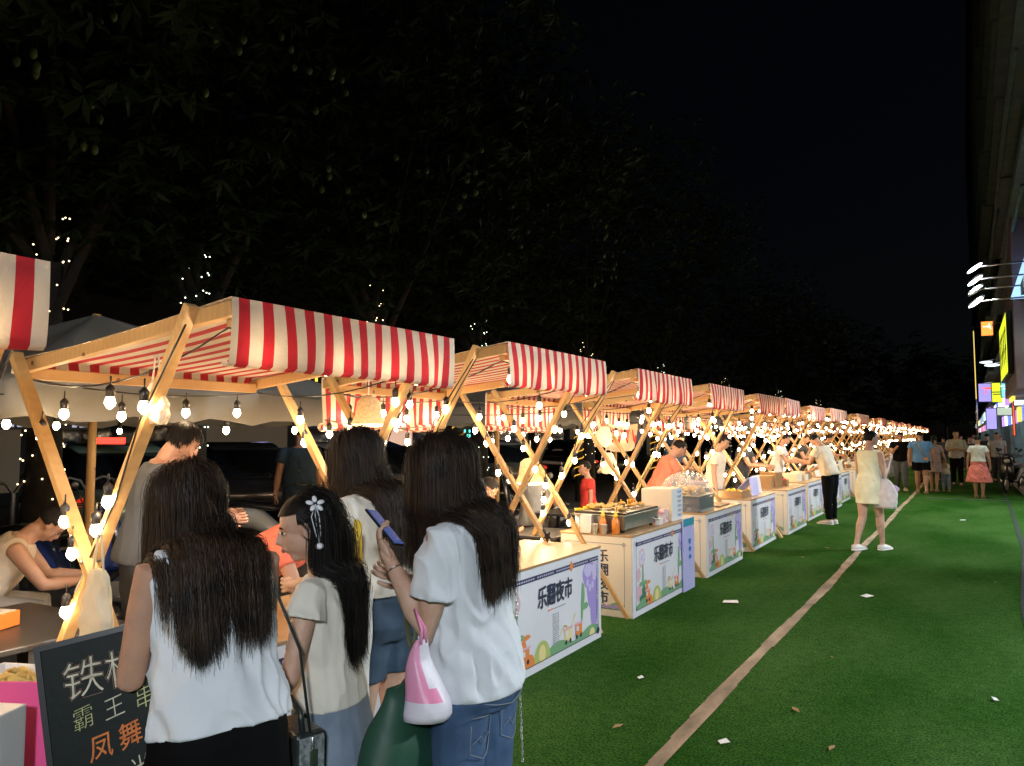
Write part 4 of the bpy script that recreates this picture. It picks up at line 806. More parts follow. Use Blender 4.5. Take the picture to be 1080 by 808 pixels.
# ---------------------------------------------------------------- goods on the counters, chalkboard, corner
def build_props(rD, jD):
    card = mat('white_card', (.70,.67,.62), .6); red = mat('red_plastic', (.60,.03,.02), .4); yel_ = mat('yellow_plastic', (.80,.52,.03), .4); sauce = mat('orange_sauce', (.65,.20,.03), .25); teal = mat('teal_band', (.03,.28,.36), .5)
    foam = mat('foam_white', (.70,.62,.48), .6, (.64,.56,.43), 4); dksteel = mat('hotplate', (.03,.03,.03), .3, metal=.6); brushed = mat('brushed_steel', (.42,.42,.40), .35, (.36,.36,.35), 20, metal=.9, bump=.05); glassy = mat('clear_acrylic', (.9,.92,.92), .05, alpha=.22); food = mat('fried_food', (.55,.30,.08), .6, (.68,.42,.12), 30, bump=.6, bscale=60); tr = mat('tray_wood', (.30,.17,.07), .5)
    # griddle on counter k=2 (counter y 6.46-8.10, x -3.27..-2.57)
    t = thing('griddle', 'steel hotplate griddle with food on its black top', 'griddle', (-2.92, 6.98, CH+.001))
    m = MB(); m.rings([[V(x*sx, y*sy, z) for sx, sy in ((-1,-1),(1,-1),(1,1),(-1,1))] for x, y, z in ((.24,.42,.03),(.25,.44,.15),(.27,.46,.155),(.27,.46,.165))], smooth=False); m.build('body', brushed, t, bevel=.004)
    MB().bx(-.25,.25,-.44,.44,.165,.185).build('hotplate', dksteel, t, bevel=.004)
    for sx in (-1, 1):
        for sy in (-1, 1): m = MB(); m.lathe([(.018,0),(.018,.03)], (sx*.20, sy*.36, 0), 10); m.build('foot', black_pl, t)
    m = MB(); m.tube([V(.26,.20,.09), V(.31,.22,.075), V(.31,.30,.075), V(.26,.32,.09)], .008, 7); m.build('drain_spout', brushed, t)
    def top(name, label, cat, x, y, z, g=None): return thing(name, label, cat, (x, y, z), 0, g)
    rg = random.Random(4)
    m = MB()
    for i in range(26): m.ell((rg.uniform(-.2,.2), rg.uniform(-.3,.3), .012+.02*rg.random()), (.045,.022,.016), rotz(rg.random()*3), 0, 8, 5)
    o = m.build('fried_skewers', food, None, (-2.95, 7.0, CH+.188)); tag(o, 'heap of fried skewers on the black hotplate', 'food')
    for i, (x, y, mt, l) in enumerate(((-2.74,6.50,sauce,'orange sauce bottle with pointed cap at the near edge of the griddle counter'),(-2.86,6.49,sauce,'second orange sauce bottle behind the pointed one'),(-3.10,7.50,red,'red squeeze bottle behind the griddle'),(-3.04,7.66,yel_,'yellow squeeze bottle beside the red one'))):
        t = top('sauce_bottle', l, 'bottle', x, y, CH+.001, 'sauce bottles on the griddle counter'); m = MB(); m.lathe([(.030,0),(.036,.01),(.036,.11),(.022,.14),(.018,.15)], n=16); m.build('bottle_body', mt, t); m = MB(); m.lathe([(.02,.15),(.02,.165),(.008,.20),(.004,.225)], n=12); m.build('nozzle', yel_ if mt is not yel_ else red, t)
    for i, (x, y, z, l) in enumerate(((-3.16,6.62,.0,'yellow cup at the back left of the griddle'),(-3.17,6.82,.0,'yellow cup right of the first one behind the griddle'),(-3.14,7.88,.0,'yellow cup near the foam box'))):
        m = MB(); m.lathe([(.030,0),(.042,.20),(.044,.20),(.042,.195),(.028,.01)], n=16); o = m.build('paper_cup', yel_, None, (x, y, CH+.001)); tag(o, l, 'cup', 'yellow cups round the griddle')
    for (x, y, s, l) in ((-3.02,6.50,(.10,.12,.16),'white napkin box behind the sauce bottles'),(-2.66,7.42,(.05,.16,.07),'small folded white price card leaning at the front of the griddle')):
        m = MB(); m.box((0,0,s[2]/2), s); o = m.build('card_box', card, None, (x, y, CH+.001), R(8), bevel=.003); tag(o, l, 'box')
    for i in range(4):
        m = MB(); m.lathe([(.02,0),(.033,.09),(.034,.09),(.03,.085)], n=14); o = m.build('plastic_cup', mat('clear_cup', (.75,.7,.6), .15, alpha=.6), None, (-2.82-.09*(i % 2), 6.42+.0*i+.085*(i//2)+.18*(i > 1), CH+.001)); tag(o, 'clear plastic cup among the sauce bottles on the griddle counter', 'cup', 'clear cups on the griddle counter')
    m = MB(); m.prism([(0,0),(.16,0),(.13,.13),(.08,.15),(.02,.12)], lambda x, y, d: V(d, x, y), 0, .10); o = m.build('snack_bag', [mat('white_wrap', (.72,.70,.68), .4, (.65,.2,.2), 25)], None, (-2.75, 7.52, CH+.001), bevel=.01); tag(o, 'crumpled white snack bag with red print beside the foam box', 'bag')
    # lavender standing sign and the foam carton
    t = thing('poster_stand', 'tall narrow lavender poster stand with teal band at the end of the griddle counter', 'sign', (-2.555, 7.80, 0))
    lav = mat('lavender_print', (.46,.44,.74), .45, (.52,.50,.78), 3); bluep = mat('blue_print', (.04,.14,.45), .5)
    MB().bx(0,.018,0,.36,.0,.74).build('panel', lav, t, bevel=.002)
    m = MB(); f = lambda x, y, d: V(.0185+d, x, y)
    m.poly([f(0,.66,0), f(.36,.66,0), f(.36,.74,0), f(0,.74,0)], 0)
    for i, (y, h) in enumerate(((.50,.06),(.42,.05),(.34,.05))): m.poly([f(x, yy, .0006) for x, yy in blob(.20, y, .045, h*.5, 12, .2, seed=i)], 1)
    m.build('print', [teal, bluep], t)
    t = thing('foam_carton', 'cream foam carton with a white lettered side standing at the end of the griddle counter', 'box', (-2.84, 7.92, CH+.001)); MB().bx(-.13,.20,-.18,.17,0,.33).build('carton_body', foam, t, bevel=.006)
    m = MB(); m.bx(.2005,.203,-.175,.165,.0,.33, 0); f = lambda x, y, d: V(.2035+d, x, y)
    for r_ in range(6):
        for c_ in range(3): m.poly([f(x, y, .0) for x, y in blob(.02+c_*.045, .29-r_*.048, .014, .016, 7, .25, seed=r_+c_*3)], 1)
    m.build('printed_side', [white_pl, bluep], t)
    # domed display at k=3
    t = thing('domed_display', 'clear domed food display with a dark base on the third visible counter', 'display case', (-2.90, 9.05, CH+.001))
    MB().bx(-.25,.25,-.28,.28,0,.18).build('base', mat('smoked_base', (.12,.14,.17), .15, alpha=.85), t, bevel=.01)
    MB().bx(-.26,.26,-.29,.29,.18,.195).build('rim', brushed, t, bevel=.003)
    m = MB(); m.rings([[V(.25*math.cos(a)*w, y, .196+.26*math.sin(a)*w) for a in np.linspace(0, math.pi, 14)] for y, w in ((-.27,.86),(-.25,.97),(0,1),(.25,.97),(.27,.86))]); m.build('dome', glassy, t)
    m = MB()
    for i in range(24): m.ell((rg.uniform(-.17,.17), rg.uniform(-.2,.2), .215+.05*rg.random()), (.05,.035,.03), rotz(rg.random()*3), 0, 8, 5)
    tag(m.build('bread_rolls', food, None, (-2.90, 9.05, CH+.001)), 'heap of golden snacks inside the clear dome', 'food')
    m = MB(); m.bx(-.25,.22,0,.5,0,.02,0)
    o = m.build('wooden_tray', tr, None, (-2.87, 9.55, CH+.001), bevel=.003); tag(o, 'flat wooden tray beside the domed display', 'tray')
    # generic goods on the following counters
    for k in range(4, 24):
        y = YS[k]; q = random.Random(k)
        for i in range(3 if k < 12 else 1):
            kind = q.choice(['crate', 'rack', 'carton']); yy = y+.15+.5*i+q.uniform(-.05,.05); xx = FX-.36+q.uniform(-.08,.08); wh = ('the '+dist_name(k-1)+' visible counter' if k < 12 else 'a far small counter')
            pos = ['near end', 'middle', 'far end'][i]; m = MB()
            if kind == 'crate':
                s = (.34,.36,.10); m.bx(-s[0]/2,s[0]/2,-s[1]/2,s[1]/2,0,.012); 
                for a in ((-.17,-.155,-.18,.18),(.155,.17,-.18,.18),(-.155,.155,-.18,-.165),(-.155,.155,.165,.18)): m.bx(*a,.012,.10)
                for _ in range(10): m.ell((q.uniform(-.12,.12), q.uniform(-.13,.13), .05+.05*q.random()), (.035,.035,.03), None, 1, 8, 5)
                o = m.build('goods_tray', [tr, q.choice([food, red, yel_, sauce])], None, (xx, yy, CH+.001), q.uniform(-.1,.1)); tag(o, 'shallow wooden tray of goods at the %s of %s' % (pos, wh), 'tray', 'trays of goods on the counters')
            elif kind == 'rack':
                m.beam((-.15,0,.0),(.12,0,.26),.30,.010,(0,0,1)); m.beam((.12,0,.26),(.16,0,0),.26,.010,(0,0,1)); o = m.build('price_board', q.choice([card, foam, lav]), None, (xx, yy, CH+.006), q.uniform(-.3,.3)); tag(o, 'leaning pale price board at the %s of %s' % (pos, wh), 'sign', 'price boards on the counters')
            else:
                h = q.uniform(.12,.26); m.bx(-.13,.13,-.15,.15,0,h); m.bx(-.135,.135,-.02,.02,h,h+.002,1); m.bx(-.14,.14,-.155,-.15,h*.6,h); o = m.build('carton', [q.choice([foam, card, tr]), yel_], None, (xx, yy, CH+.001), q.uniform(-.2,.2), bevel=.004); tag(o, 'small closed carton at the %s of %s' % (pos, wh), 'box', 'cartons on the counters')
    # star lamp on k=1 top
    t = thing('star_ornament', 'small dark star ornament at the corner of the empty wooden counter top', 'ornament', (-3.03, 5.72, CH+.045)); m = MB(); m.prism([((.045 if i % 2 else .02)*math.cos(i*math.pi/5+.3), (.045 if i % 2 else .02)*math.sin(i*math.pi/5+.3)) for i in range(10)], lambda x, y, d: V(x*.6+d, x*.5, y), 0, .012); m.build('star', dksteel, t)
    green_c = mat('crate_green', (.03,.10,.05), .5)
    # translucent carrier bag hung below the nearest canopy
    film = mat('milky_film', (.78,.70,.56), .35, alpha=.55, bump=.6, bscale=20)
    def hungbag(label, c, w, h, name='hanging_bag', m_=None, seed=0):
        rs = []
        for i in range(15):
            u = i/14; ww = w*(.35+.65*u**.6); r_ = []
            for j in range(30):
                a = 2*math.pi*j/30; nz = noise.noise(Vector((math.cos(a)*2.2, math.sin(a)*2.2+seed, u*4.5))); kr = abs(noise.noise(Vector((math.cos(a)*4, math.sin(a)*4+seed, u*2+5)))); r_.append(V(ww*math.cos(a)*(1+.30*nz-.25*kr), ww*.45*math.sin(a)*(1+.5*nz-.3*kr), -h*u*(1+.05*nz)+.015*math.sin(4*a+seed)*u))
            rs.append(r_)
        t = thing(name, label, 'bag', c); m = MB(); m.rings(rs); m.build('bag_body', m_ or film, t); m = MB(); m.tube([V(-w*.3,0,-.01), V(-.01,0,.12), V(.01,0,.12), V(w*.3,0,-.01)], .004, 5); m.build('handle', m_ or film, t); return t
    hungbag('thin translucent bag hanging below the nearest canopy above the man in grey', (-2.98, 2.06, 1.83), .09, .17, seed=1)
    cp = mat('cream_paper', (.74,.64,.45), .7, (.66,.56,.38), 7, bump=.4, bscale=20)
    tb = hungbag('creased cream paper carrier bag hanging behind the chalkboard', (-2.60, 1.60, 1.14), .10, .29, 'paper_bag', cp, 2)
    for i, (c, l) in enumerate((((-3.75, 8.55, 1.72), 'pale plush pouch hanging on a cord beyond the griddle, upper of the pair'), ((-3.72, 8.62, 1.40), 'pale plush pouch hanging on a cord beyond the griddle, lower of the pair'))): hungbag(l, c, .13, .24, 'hanging_pouch', cp, i*2+3)
    # heat lamps with woven shades
    shade = cloth_translucent(mat('woven_shade', (.66,.52,.34), .8, (.50,.38,.22), 60, bump=.4, bscale=80), .4); glow = mat('lamp_glow', (1,.8,.5), .5, emit=(1,.72,.42), es=2.5)
    for (c, s, l) in (((-3.42, 3.93, 1.84), 1., 'woven shade lamp glowing above the hair of the woman in shorts'), ((-3.62, 6.50, 1.36), 1.25, 'pale cone lamp shade hanging over the seated man in the grey tee')):
        t = thing('hanging_lamp', l, 'lamp', c, 0, 'hanging lamps'); m = MB(); m.lathe([(.045*s,.02),(.075*s,-.01),(.09*s,-.11*s),(.115*s,-.16*s)], n=20, cap=False); m.lathe([(.044*s,.021),(.01,.03)], n=20); m.build('lamp_shade', shade, t)
        m = MB(); m.lathe([(.10*s,-.150*s),(.105*s,-.165*s),(.09*s,-.178*s)], n=20); m.build('lamp_glass', glow, t); m = MB(); m.tube([V(0,0,.02), V(.0,.0,.20)], .004, 5); m.build('cord', white_pl, t)
        l = bpy.data.lights.new('hanging_lamp_light', 'POINT'); l.energy = 6; l.color = (1,.72,.42); l.shadow_soft_size = .06; o = bpy.data.objects.new('lamp_light', l); COL.objects.link(o); o.parent = t; o.location = (0,0,-.24*s)
    # ---- chalkboard
    t = thing('chalkboard', 'tilted black menu chalkboard with handwritten coloured lines, framed in black', 'chalkboard', (0,0,0), 0)
    # board plane: faces the camera side; long axis to the right
    ex = nrm(V(.52,.30,.10)); nn = nrm(np.cross(V(0,0,1), ex)); nn = -nn if np.dot(nn, V(2.1,-1.4,.5)) < 0 else nn; nn = nrm(nn+V(0,0,.25)); ey = nrm(np.cross(nn, ex)); ey = ey if ey[2] > 0 else -ey; ey = nrm(ey+ex*-.10)
    Mx = np.column_stack([ex, ey, nn]); bw, bh = .46, .80; TL = V(-2.02,1.10,1.06); ex = nrm(V(-1.80,1.345,1.125)-TL); nn = V(.80,-.62,.22); nn = nrm(nn-ex*np.dot(nn,ex)); ey = np.cross(nn, ex); ey = ey if ey[2] > 0 else -ey; o_ = TL-ey*bh; f = lambda x, y, d: o_+ex*x+ey*y+nn*d
    slate = mat('slate', (.007,.011,.009), .5, (.014,.019,.016), 3, bump=.05, spec=.15)
    m = MB(); m.prism([(0,0),(bw,0),(bw,bh),(0,bh)], f, -.006, .0, 0); m.build('board', slate, t)
    m = MB()
    for a in ((-.014,0,-.014,bh+.014),(bw,bw+.014,-.014,bh+.014),(0,bw,-.014,0),(0,bw,bh,bh+.014)): m.prism([(a[0],a[2]),(a[1],a[2]),(a[1],a[3]),(a[0],a[3])], f, -.010, .006)
    m.build('frame', black_pl, t)
    chalk = mat('cream_chalk', (.62,.58,.44), .9, (.45,.42,.32), 60); chO = mat('orange_chalk', (.68,.20,.05), .9, (.5,.14,.04), 60); chB = mat('rim_chalk', (.40,.16,.10), .9, (.30,.25,.20), 40); chY = mat('green_chalk', (.50,.50,.22), .9, (.36,.38,.18), 60)
    m = MB()
    def wob(x0, y0, s, ch, mi, b, d, a=0, sx=1.):
        g = lambda x, y, dd: f(x0+x*math.cos(a)-y*math.sin(a), y0+x*math.sin(a)+y*math.cos(a)+.004*math.sin(x*60), dd)
        put_text(m, ch, g, 0, 0, s, mi, b, d, sx=sx)
    for i, ch in enumerate('铁板鱿'):
        x = .085+i*.098; y = bh-.125+.004*i; wob(x, y, .098, ch, 2, .019, .0006, .05*(i-1)); wob(x, y, .098, ch, 4, .012, .0012, .05*(i-1)); wob(x, y, .098, ch, 0, -.010, .0018, .05*(i-1))
    for i, ch in enumerate('霸王串'): wob(.075+i*.072, bh-.205+.006*i, .060, ch, 3 if i != 1 else 0, -.012, .0012, .04*math.sin(i*3), .85)
    for i, ch in enumerate('凤舞'): wob(.105+i*.070, bh-.285+.01*i, .066, ch, 1, .004, .0012, -.06+.1*i, .85)
    for i, ch in enumerate('切半'): wob(.115+i*.075, bh-.370+.01*i, .066, ch, 0, -.010, .0012, .05*i, .85)
    m.build('chalk_writing', [chalk, chO, chB, chY, slate], t)
    m = MB()
    for x in (.04, bw-.04): m.tube([f(x,bh*.9,-.012), f(x,bh*.9,-.012)-nn*.22*V(1,1,0)-V(0,0,.9)], .012, 8)
    m.build('back_leg', TIM, t)
    # green plastic sheet bag held by woman A
    gfilm = mat('green_film', (.10,.22,.14), .25, (.30,.24,.16), 5, alpha=.72, bump=.5, bscale=10)
    m = MB(); rs = []
    for i in range(10):
        u = i/9; w_ = .035+.085*min(1, u*1.6); rs.append([V(-1.965-.02*u+w_*math.cos(a)*.82*(1+.15*math.sin(3*a+u*3)), 1.40+w_*math.cos(a)*.5+w_*.35*math.sin(a), 1.03-.55*u+.01*math.sin(5*a)) for a in [2*math.pi*j/16 for j in range(16)]])
    rs = [[p-V(-1.965,1.40,1.03) for p in r] for r in rs]; m.rings(rs); tag(m.build('plastic_bag', gfilm, None, (-2.00, 1.33, 1.0)), 'see-through green plastic bag hanging in front of the chalkboard', 'bag')
    # ---- lower left corner: counter k=-1 goods
    t = thing('food_box', 'open white paper box of noodles at the lower left corner', 'food box', (-2.36, 1.22, .845), R(20)); rs = [[V(sx*w, sy*w*.7, z) for sx, sy in ((-1,-1),(1,-1),(1,1),(-1,1))] for w, z in ((.09,0),(.12,.08),(.115,.08),(.085,.012))]; m = MB(); m.rings(rs, smooth=False); m.build('box_body', white_pl, t)
    m = MB()
    for i in range(20): a = rg.random()*6; m.tube([V(.07*math.cos(a), .045*math.sin(a), .055), V(.03*math.cos(a+1.2), .03*math.sin(a+1), .085), V(.07*math.cos(a+2.4), .045*math.sin(a+2.4), .055)], .006, 6)
    m.build('noodles', mat('noodles', (.62,.42,.12), .45), t)
    MB().bx(-.14,.10,-.12,.10,-.12,.0,0).build('carton_body', green_c, thing('green_crate', 'green lined crate carrying the noodle box at the lower left corner', 'crate', (-2.36,1.22,.843), R(20)), bevel=.004)
    t = thing('paper_cup', 'dark red patterned paper cup at the lower left edge', 'cup', (-2.62, 1.16, CH+.002)); m = MB(); m.lathe([(.040,0),(.056,.16),(.058,.16),(.054,.155)], n=20); m.build('cup_body', mat('cup_pattern', (.55,.03,.02), .4, (.02,.015,.015), 18), t)
    t = thing('white_carton', 'white cardboard carton with a dark round emblem and LE lettering at the lower left corner', 'box', (-2.045, .90, .945), R(24)); MB().bx(-.16,.10,-.12,.14,-.22,.0).build('carton_body', white_pl, t, bevel=.004)
    m = MB(); f2 = lambda x, y, d: V(-.16+x, -.1205-d, -.22+y); m.poly([f2(x, y, .0006) for x, y in blob(.17, .11, .045, .075, 24)], 0); g2 = lambda x, y, d: f2(.155+y, .15-x, d); put_text(m, 'LE FAN', g2, 0.02, 0, .036, 1, .02, .0012, center=False); m.build('print', [navy, white_pl], t)
    MB().bx(-.14,.08,-.10,.12,-.94,-.222).build('stand', ply, t)
    t = thing('pink_sheet', 'pink menu sheet on a stand below the chalkboard', 'sign', (-2.04, 1.15, .76), R(30)); MB().box((0,0,.08), (.30,.01,.26)).build('sheet', mat('hot_pink', (.80,.10,.30), .5), t, bevel=.002); MB().bx(-.02,.02,.008,.03,-.60,.1).build('post', TIM, t)
    # shopping bag of dress woman + chain items
    P = jD['elR']; w_ = to_world(rD, V(P[0]+.0, P[1]-.02, P[2]+.02)); cloth = mat('printed_canvas_bag', (.70,.66,.64), .7, (.55,.50,.50), 14, bump=.4, bscale=40)
    t = thing('tote_bag', 'bulging white carrier bag on the arm of the woman in the pale yellow dress', 'bag', tuple(w_), rD.rotation_euler[2])
    rs = []
    for i in range(11):
        u = i/10; ww = .05+.13*min(1, u*2)**.7*(1 if u < .9 else .85); rs.append([V(ww*math.cos(a)*(1+.08*math.sin(4*a+u*5)), ww*.55*math.sin(a)*(1+.1*math.sin(3*a)), -.08-.40*u) for a in [2*math.pi*j/20 for j in range(20)]])
    m = MB(); m.rings(rs); m.build('bag_body', cloth, t); m = MB(); m.tube([V(.02,.0,-.09), V(.03,.0,.02), V(.0,-.04,.30)], .02, 8, flat=.3); m.tube([V(-.04,.0,-.09), V(-.06,-.02,.1), V(-.02,-.05,.28)], .02, 8, flat=.3); m.build('strap', cloth, t)
    m = MB(); m.ell((.10,.05,-.22), (.07,.05,.06)); m.build('print_patch', mat('violet_patch', (.40,.32,.70), .6, (.75,.38,.12), 12), t)
    # litter on the turf
    for i, (x, y, a, s) in enumerate(((-2.0,7.54,.3,.075),(-.9,8.49,1.1,.06),(-1.14,4.11,.8,.028),(.1,5.59,2.,.022),(-.1,17.,0,.05),(-1.9,4.9,1,.02))):
        m = MB(); m.add([V(-s,-s*.6,0), V(s,-s*.7,.004), V(s*.9,s*.6,.012), V(-s*.8,s*.7,.003), V(0,0,.006)], [(0,1,4),(1,2,4),(2,3,4),(3,0,4)], 0, False); o = m.build('paper_scrap', white_pl, None, (x, y, .012), a)
        tag(o, ['palest large paper scrap on the turf near the second counter', 'paper scrap on the turf right of the plank line', 'small scrap beside the near end of the plank line', 'tiny scrap on the near right of the turf', 'scrap on the far turf', 'tiny leaf scrap in front of the first counter'][i], 'litter', 'scraps of paper on the turf')
    # ---- diners' tables and stools behind
    blk = mat('black_tabletop', (.035,.035,.038), .35, (.05,.05,.052), 5)
    def table(label, x, y, w, d, h=.66):
        t = thing('dining_table', label, 'table', (x, y, 0), 0, 'black tables behind the stalls'); MB().bx(-w/2,w/2,-d/2,d/2,h-.03,h).build('tabletop', blk, t, bevel=.006)
        for sx in (-1,1):
            for sy in (-1,1): MB().bx(sx*(w/2-.06)-.02, sx*(w/2-.06)+.02, sy*(d/2-.06)-.02, sy*(d/2-.06)+.02, 0, h-.031).build('leg', black_pl, t)
    table('black dining table carrying the orange carton at the left edge', -4.15, 2.05, .95, .80); table('black dining table in front of the seated man in beige', -4.45, 3.05, .7, .55); table('black dining table before the seated man in grey', -3.62, 6.75, .6, .7); table('black dining table behind the phone hand', -3.9, 5.1, .6, .6); table('small black table beyond the griddle', -4.3, 8.7, .7, .7)
    t = thing('takeaway_carton', 'orange takeaway carton on the black table at the left edge', 'box', (-4.12, 2.02, .662), R(20)); m = MB(); m.bx(-.06,.06,-.09,.09,0,.075); m.build('carton_body', mat('orange_card', (.78,.22,.03), .5), t, bevel=.006); MB().bx(-.05,.05,-.07,.07,.076,.079).build('label', card, t)
    for i, (x, y) in enumerate(((-4.30,2.98),(-4.42,3.08),(-4.24,3.14))):
        m = MB(); m.lathe([(.045,0),(.062,.12),(.064,.12),(.060,.115)], n=16); o = m.build('paper_cup', red if i else card, None, (x, y, .662)); tag(o, ['white paper cup on the table of the seated man in beige','red paper bucket nearest on the table of the seated man in beige','red paper bucket farther on the table of the seated man in beige'][i], 'cup', 'cups on the diners table')
    for i, (x, y) in enumerate(((-5.62,2.60),(-3.22,1.05),(-4.15,6.10),(-4.35,4.45),(-4.9,8.9))):
        t = thing('stool', ['stool under the seated man in beige','stool at the lower left corner','stool under the seated man in the grey tee','stool under the seated diner in black','stool under the small diner in pale grey'][i], 'stool', (x, y, 0), 0, 'plastic stools of the diners'); m = MB(); m.lathe([(.15,.385),(.17,.395),(.17,.41),(.15,.415)], n=20); m.build('seat', black_pl, t)
        for s in range(4): a = s*math.pi/2+.7; m = MB(); m.tube([V(.13*math.cos(a),.13*math.sin(a),.385), V(.18*math.cos(a),.18*math.sin(a),0)], .016, 7); m.build('leg', black_pl, t)
# ---------------------------------------------------------------- ground, background, right side
def build_ground():
    m = bpy.data.materials.new('turf'); m.use_nodes = True; N = m.node_tree.nodes; L = m.node_tree.links; b = N['Principled BSDF']; b.inputs['Roughness'].default_value = .75; b.inputs['Specular IOR Level'].default_value = .0
    tc = N.new('ShaderNodeTexCoord'); 
    def noi(sc, det=5, st=None):
        n = N.new('ShaderNodeTexNoise'); n.inputs['Scale'].default_value = sc; n.inputs['Detail'].default_value = det
        if st: mp = N.new('ShaderNodeMapping'); mp.inputs['Scale'].default_value = st; L.new(tc.outputs['Object'], mp.inputs['Vector']); L.new(mp.outputs[0], n.inputs['Vector'])
        else: L.new(tc.outputs['Object'], n.inputs['Vector'])
        return n
    n1 = noi(.9, 8, (1, .45, 1)); n2 = noi(75, 4); n3 = noi(14, 6)
    r1 = N.new('ShaderNodeValToRGB'); r1.color_ramp.elements[0].position = .36; r1.color_ramp.elements[1].position = .64; r1.color_ramp.elements[0].color = (.023,.076,.014,1); r1.color_ramp.elements[1].color = (.052,.120,.032,1); L.new(n1.outputs['Fac'], r1.inputs[0])
    r2 = N.new('ShaderNodeValToRGB'); r2.color_ramp.elements[0].position = .36; r2.color_ramp.elements[1].position = .68; r2.color_ramp.elements[0].color = (.50,.50,.50,1); r2.color_ramp.elements[1].color = (1.5,1.5,1.35,1); L.new(n2.outputs['Fac'], r2.inputs[0])
    r3 = N.new('ShaderNodeValToRGB'); r3.color_ramp.elements[0].position = .3; r3.color_ramp.elements[1].position = .72; r3.color_ramp.elements[0].color = (.78,.78,.78,1); r3.color_ramp.elements[1].color = (1.15,1.12,1.05,1); L.new(n3.outputs['Fac'], r3.inputs[0])
    a = N.new('ShaderNodeMix'); a.data_type = 'RGBA'; a.blend_type = 'MULTIPLY'; a.inputs[0].default_value = 1; L.new(r1.outputs[0], a.inputs[6]); L.new(r2.outputs[0], a.inputs[7])
    c = N.new('ShaderNodeMix'); c.data_type = 'RGBA'; c.blend_type = 'MULTIPLY'; c.inputs[0].default_value = 1; L.new(a.outputs[2], c.inputs[6]); L.new(r3.outputs[0], c.inputs[7]); L.new(c.outputs[2], b.inputs['Base Color'])
    bp = N.new('ShaderNodeBump'); bp.inputs['Strength'].default_value = .9; bp.inputs['Distance'].default_value = .012; L.new(n2.outputs['Fac'], bp.inputs['Height']); L.new(bp.outputs[0], b.inputs['Normal'])
    asph = mat('asphalt', (.035,.035,.036), .75, (.05,.05,.05), 3, bump=.4, bscale=60)
    struct(MB().add([(-300,-60,-.012),(200,-60,-.012),(200,500,-.012),(-300,500,-.012)], [(0,1,2,3)], 0, False).build('ground', asph))
    struct(MB().add([(-3.6,-6,.0),(1.35,-6,.0),(1.55,140,.0),(-3.6,140,.0)], [(0,1,2,3)], 0, False).build('artificial_turf', m))
    # taped plank line
    ln = mat('line_wood', (.36,.27,.19), .6, (.13,.10,.07), 6, bump=.5, bscale=70, stretch=(1,.35,1), detail=8, spec=.15)
    mb = MB(); n = 240
    for i in range(n):
        ya = -4+i*.35; xa = -1.375+.012*math.sin(ya*.9)+.004*ya; w = .044+.006*math.sin(ya*3.1)+.006*noise.noise(Vector((ya*4, 0, 0)))
        mb.add([(xa-w, ya, .004), (xa+w, ya, .004), (xa+w+.003, ya+.35, .004), (xa-w+.003, ya+.35, .004)], [(0,1,2,3)], 0, False)
    # shift so that the strip runs straight: far end lies at x -1.25
    for i, v in enumerate(mb.v): mb.v[i] = (v[0] if v[1] < 22 else -1.375+.012*math.sin(22*.9)+.088+(v[0]-(-1.375+.012*math.sin(v[1]*.9)+.004*v[1]))*1, v[1], v[2])
    struct(mb.build('plank_line', ln))
    q = random.Random(21); lf = mat('dry_leaf', (.30,.19,.07), .7, (.20,.12,.05), 8)
    for i in range(7):
        x, y = q.uniform(-2.4,.6), q.uniform(3.6,14); s = q.uniform(.014,.03); m = MB(); m.add([V(-s*1.6,0,0), V(0,s*.6,.004), V(s*1.7,0,.002), V(0,-s*.6,.007)], [(0,1,2),(0,2,3)], 0, False)
        tag(m.build('dry_leaf', lf, None, (x, y, .010), q.uniform(0,6)), 'tiny dry leaf lying on the turf', 'leaf', 'dry leaves scattered on the turf')
    al = mat('worn_aluminium', (.030,.040,.037), .9, (.035,.045,.04), 10, bump=.2, spec=.05)
    mb = MB(); ys = [-4,8.8,13.1,20,28,40,90]; xs = [.15,.42,.66,.80,.92,1.02,1.1]
    for i in range(6): mb.add([(xs[i]-.03,ys[i],.006),(xs[i]+.03,ys[i],.006),(xs[i+1]+.03,ys[i+1],.006),(xs[i+1]-.03,ys[i+1],.006)], [(0,1,2,3)], 0, False)
    struct(mb.build('edge_strip', al)); struct(MB().bx(-.95,.85,22.6,22.72,.0,.012).build('cable_cover', mat('cover_rubber', (.02,.025,.025), .5), bevel=.004))
    st = mat('step_granite', (.16,.16,.16), .45, (.22,.22,.215), 30, bump=.1)
    mb = MB(); mb.bx(1.30,4.2,18,120,0,.14); mb.bx(1.62,4.2,18.01,119.9,.14,.28); struct(mb.build('shop_step', st, bevel=.008))
def leaf_crown(mb, c, r, n, rg, L_=.22, mi=0, hollow=.35, droop=.7):
    """leaf sprays: groups of long leaves fanning from twig ends"""
    c = V(*c); r = V(*r); vs = []; fs = []
    for s in range(n//7):
        d = rg.normal(size=3); d /= np.linalg.norm(d); k = (hollow+(1-hollow)*rg.random()**.6)
        lump = 1+.28*noise.noise(Vector(d*2.2)+Vector((c[0], c[1], 0)))
        p = c+d*r*k*lump; az0 = rg.random()*6.28
        for q in range(7):
            az = az0+q*.9+rg.random()*.4; el = -droop*rg.random()-.1+.4*rg.random(); t = V(math.cos(az)*math.cos(el), math.sin(az)*math.cos(el), math.sin(el)); s_ = nrm(np.cross(t, V(0,0,1)+rg.normal(size=3)*.4)); l = L_*(.7+.6*rg.random()); w = l*.13; o = len(vs)
            vs += [p, p+t*l*.45+s_*w-V(0,0,.01), p+t*l-V(0,0,.12*l), p+t*l*.45-s_*w-V(0,0,.01)]; fs.append((o,o+1,o+2,o+3))
    mb.add(vs, fs, mi, False)
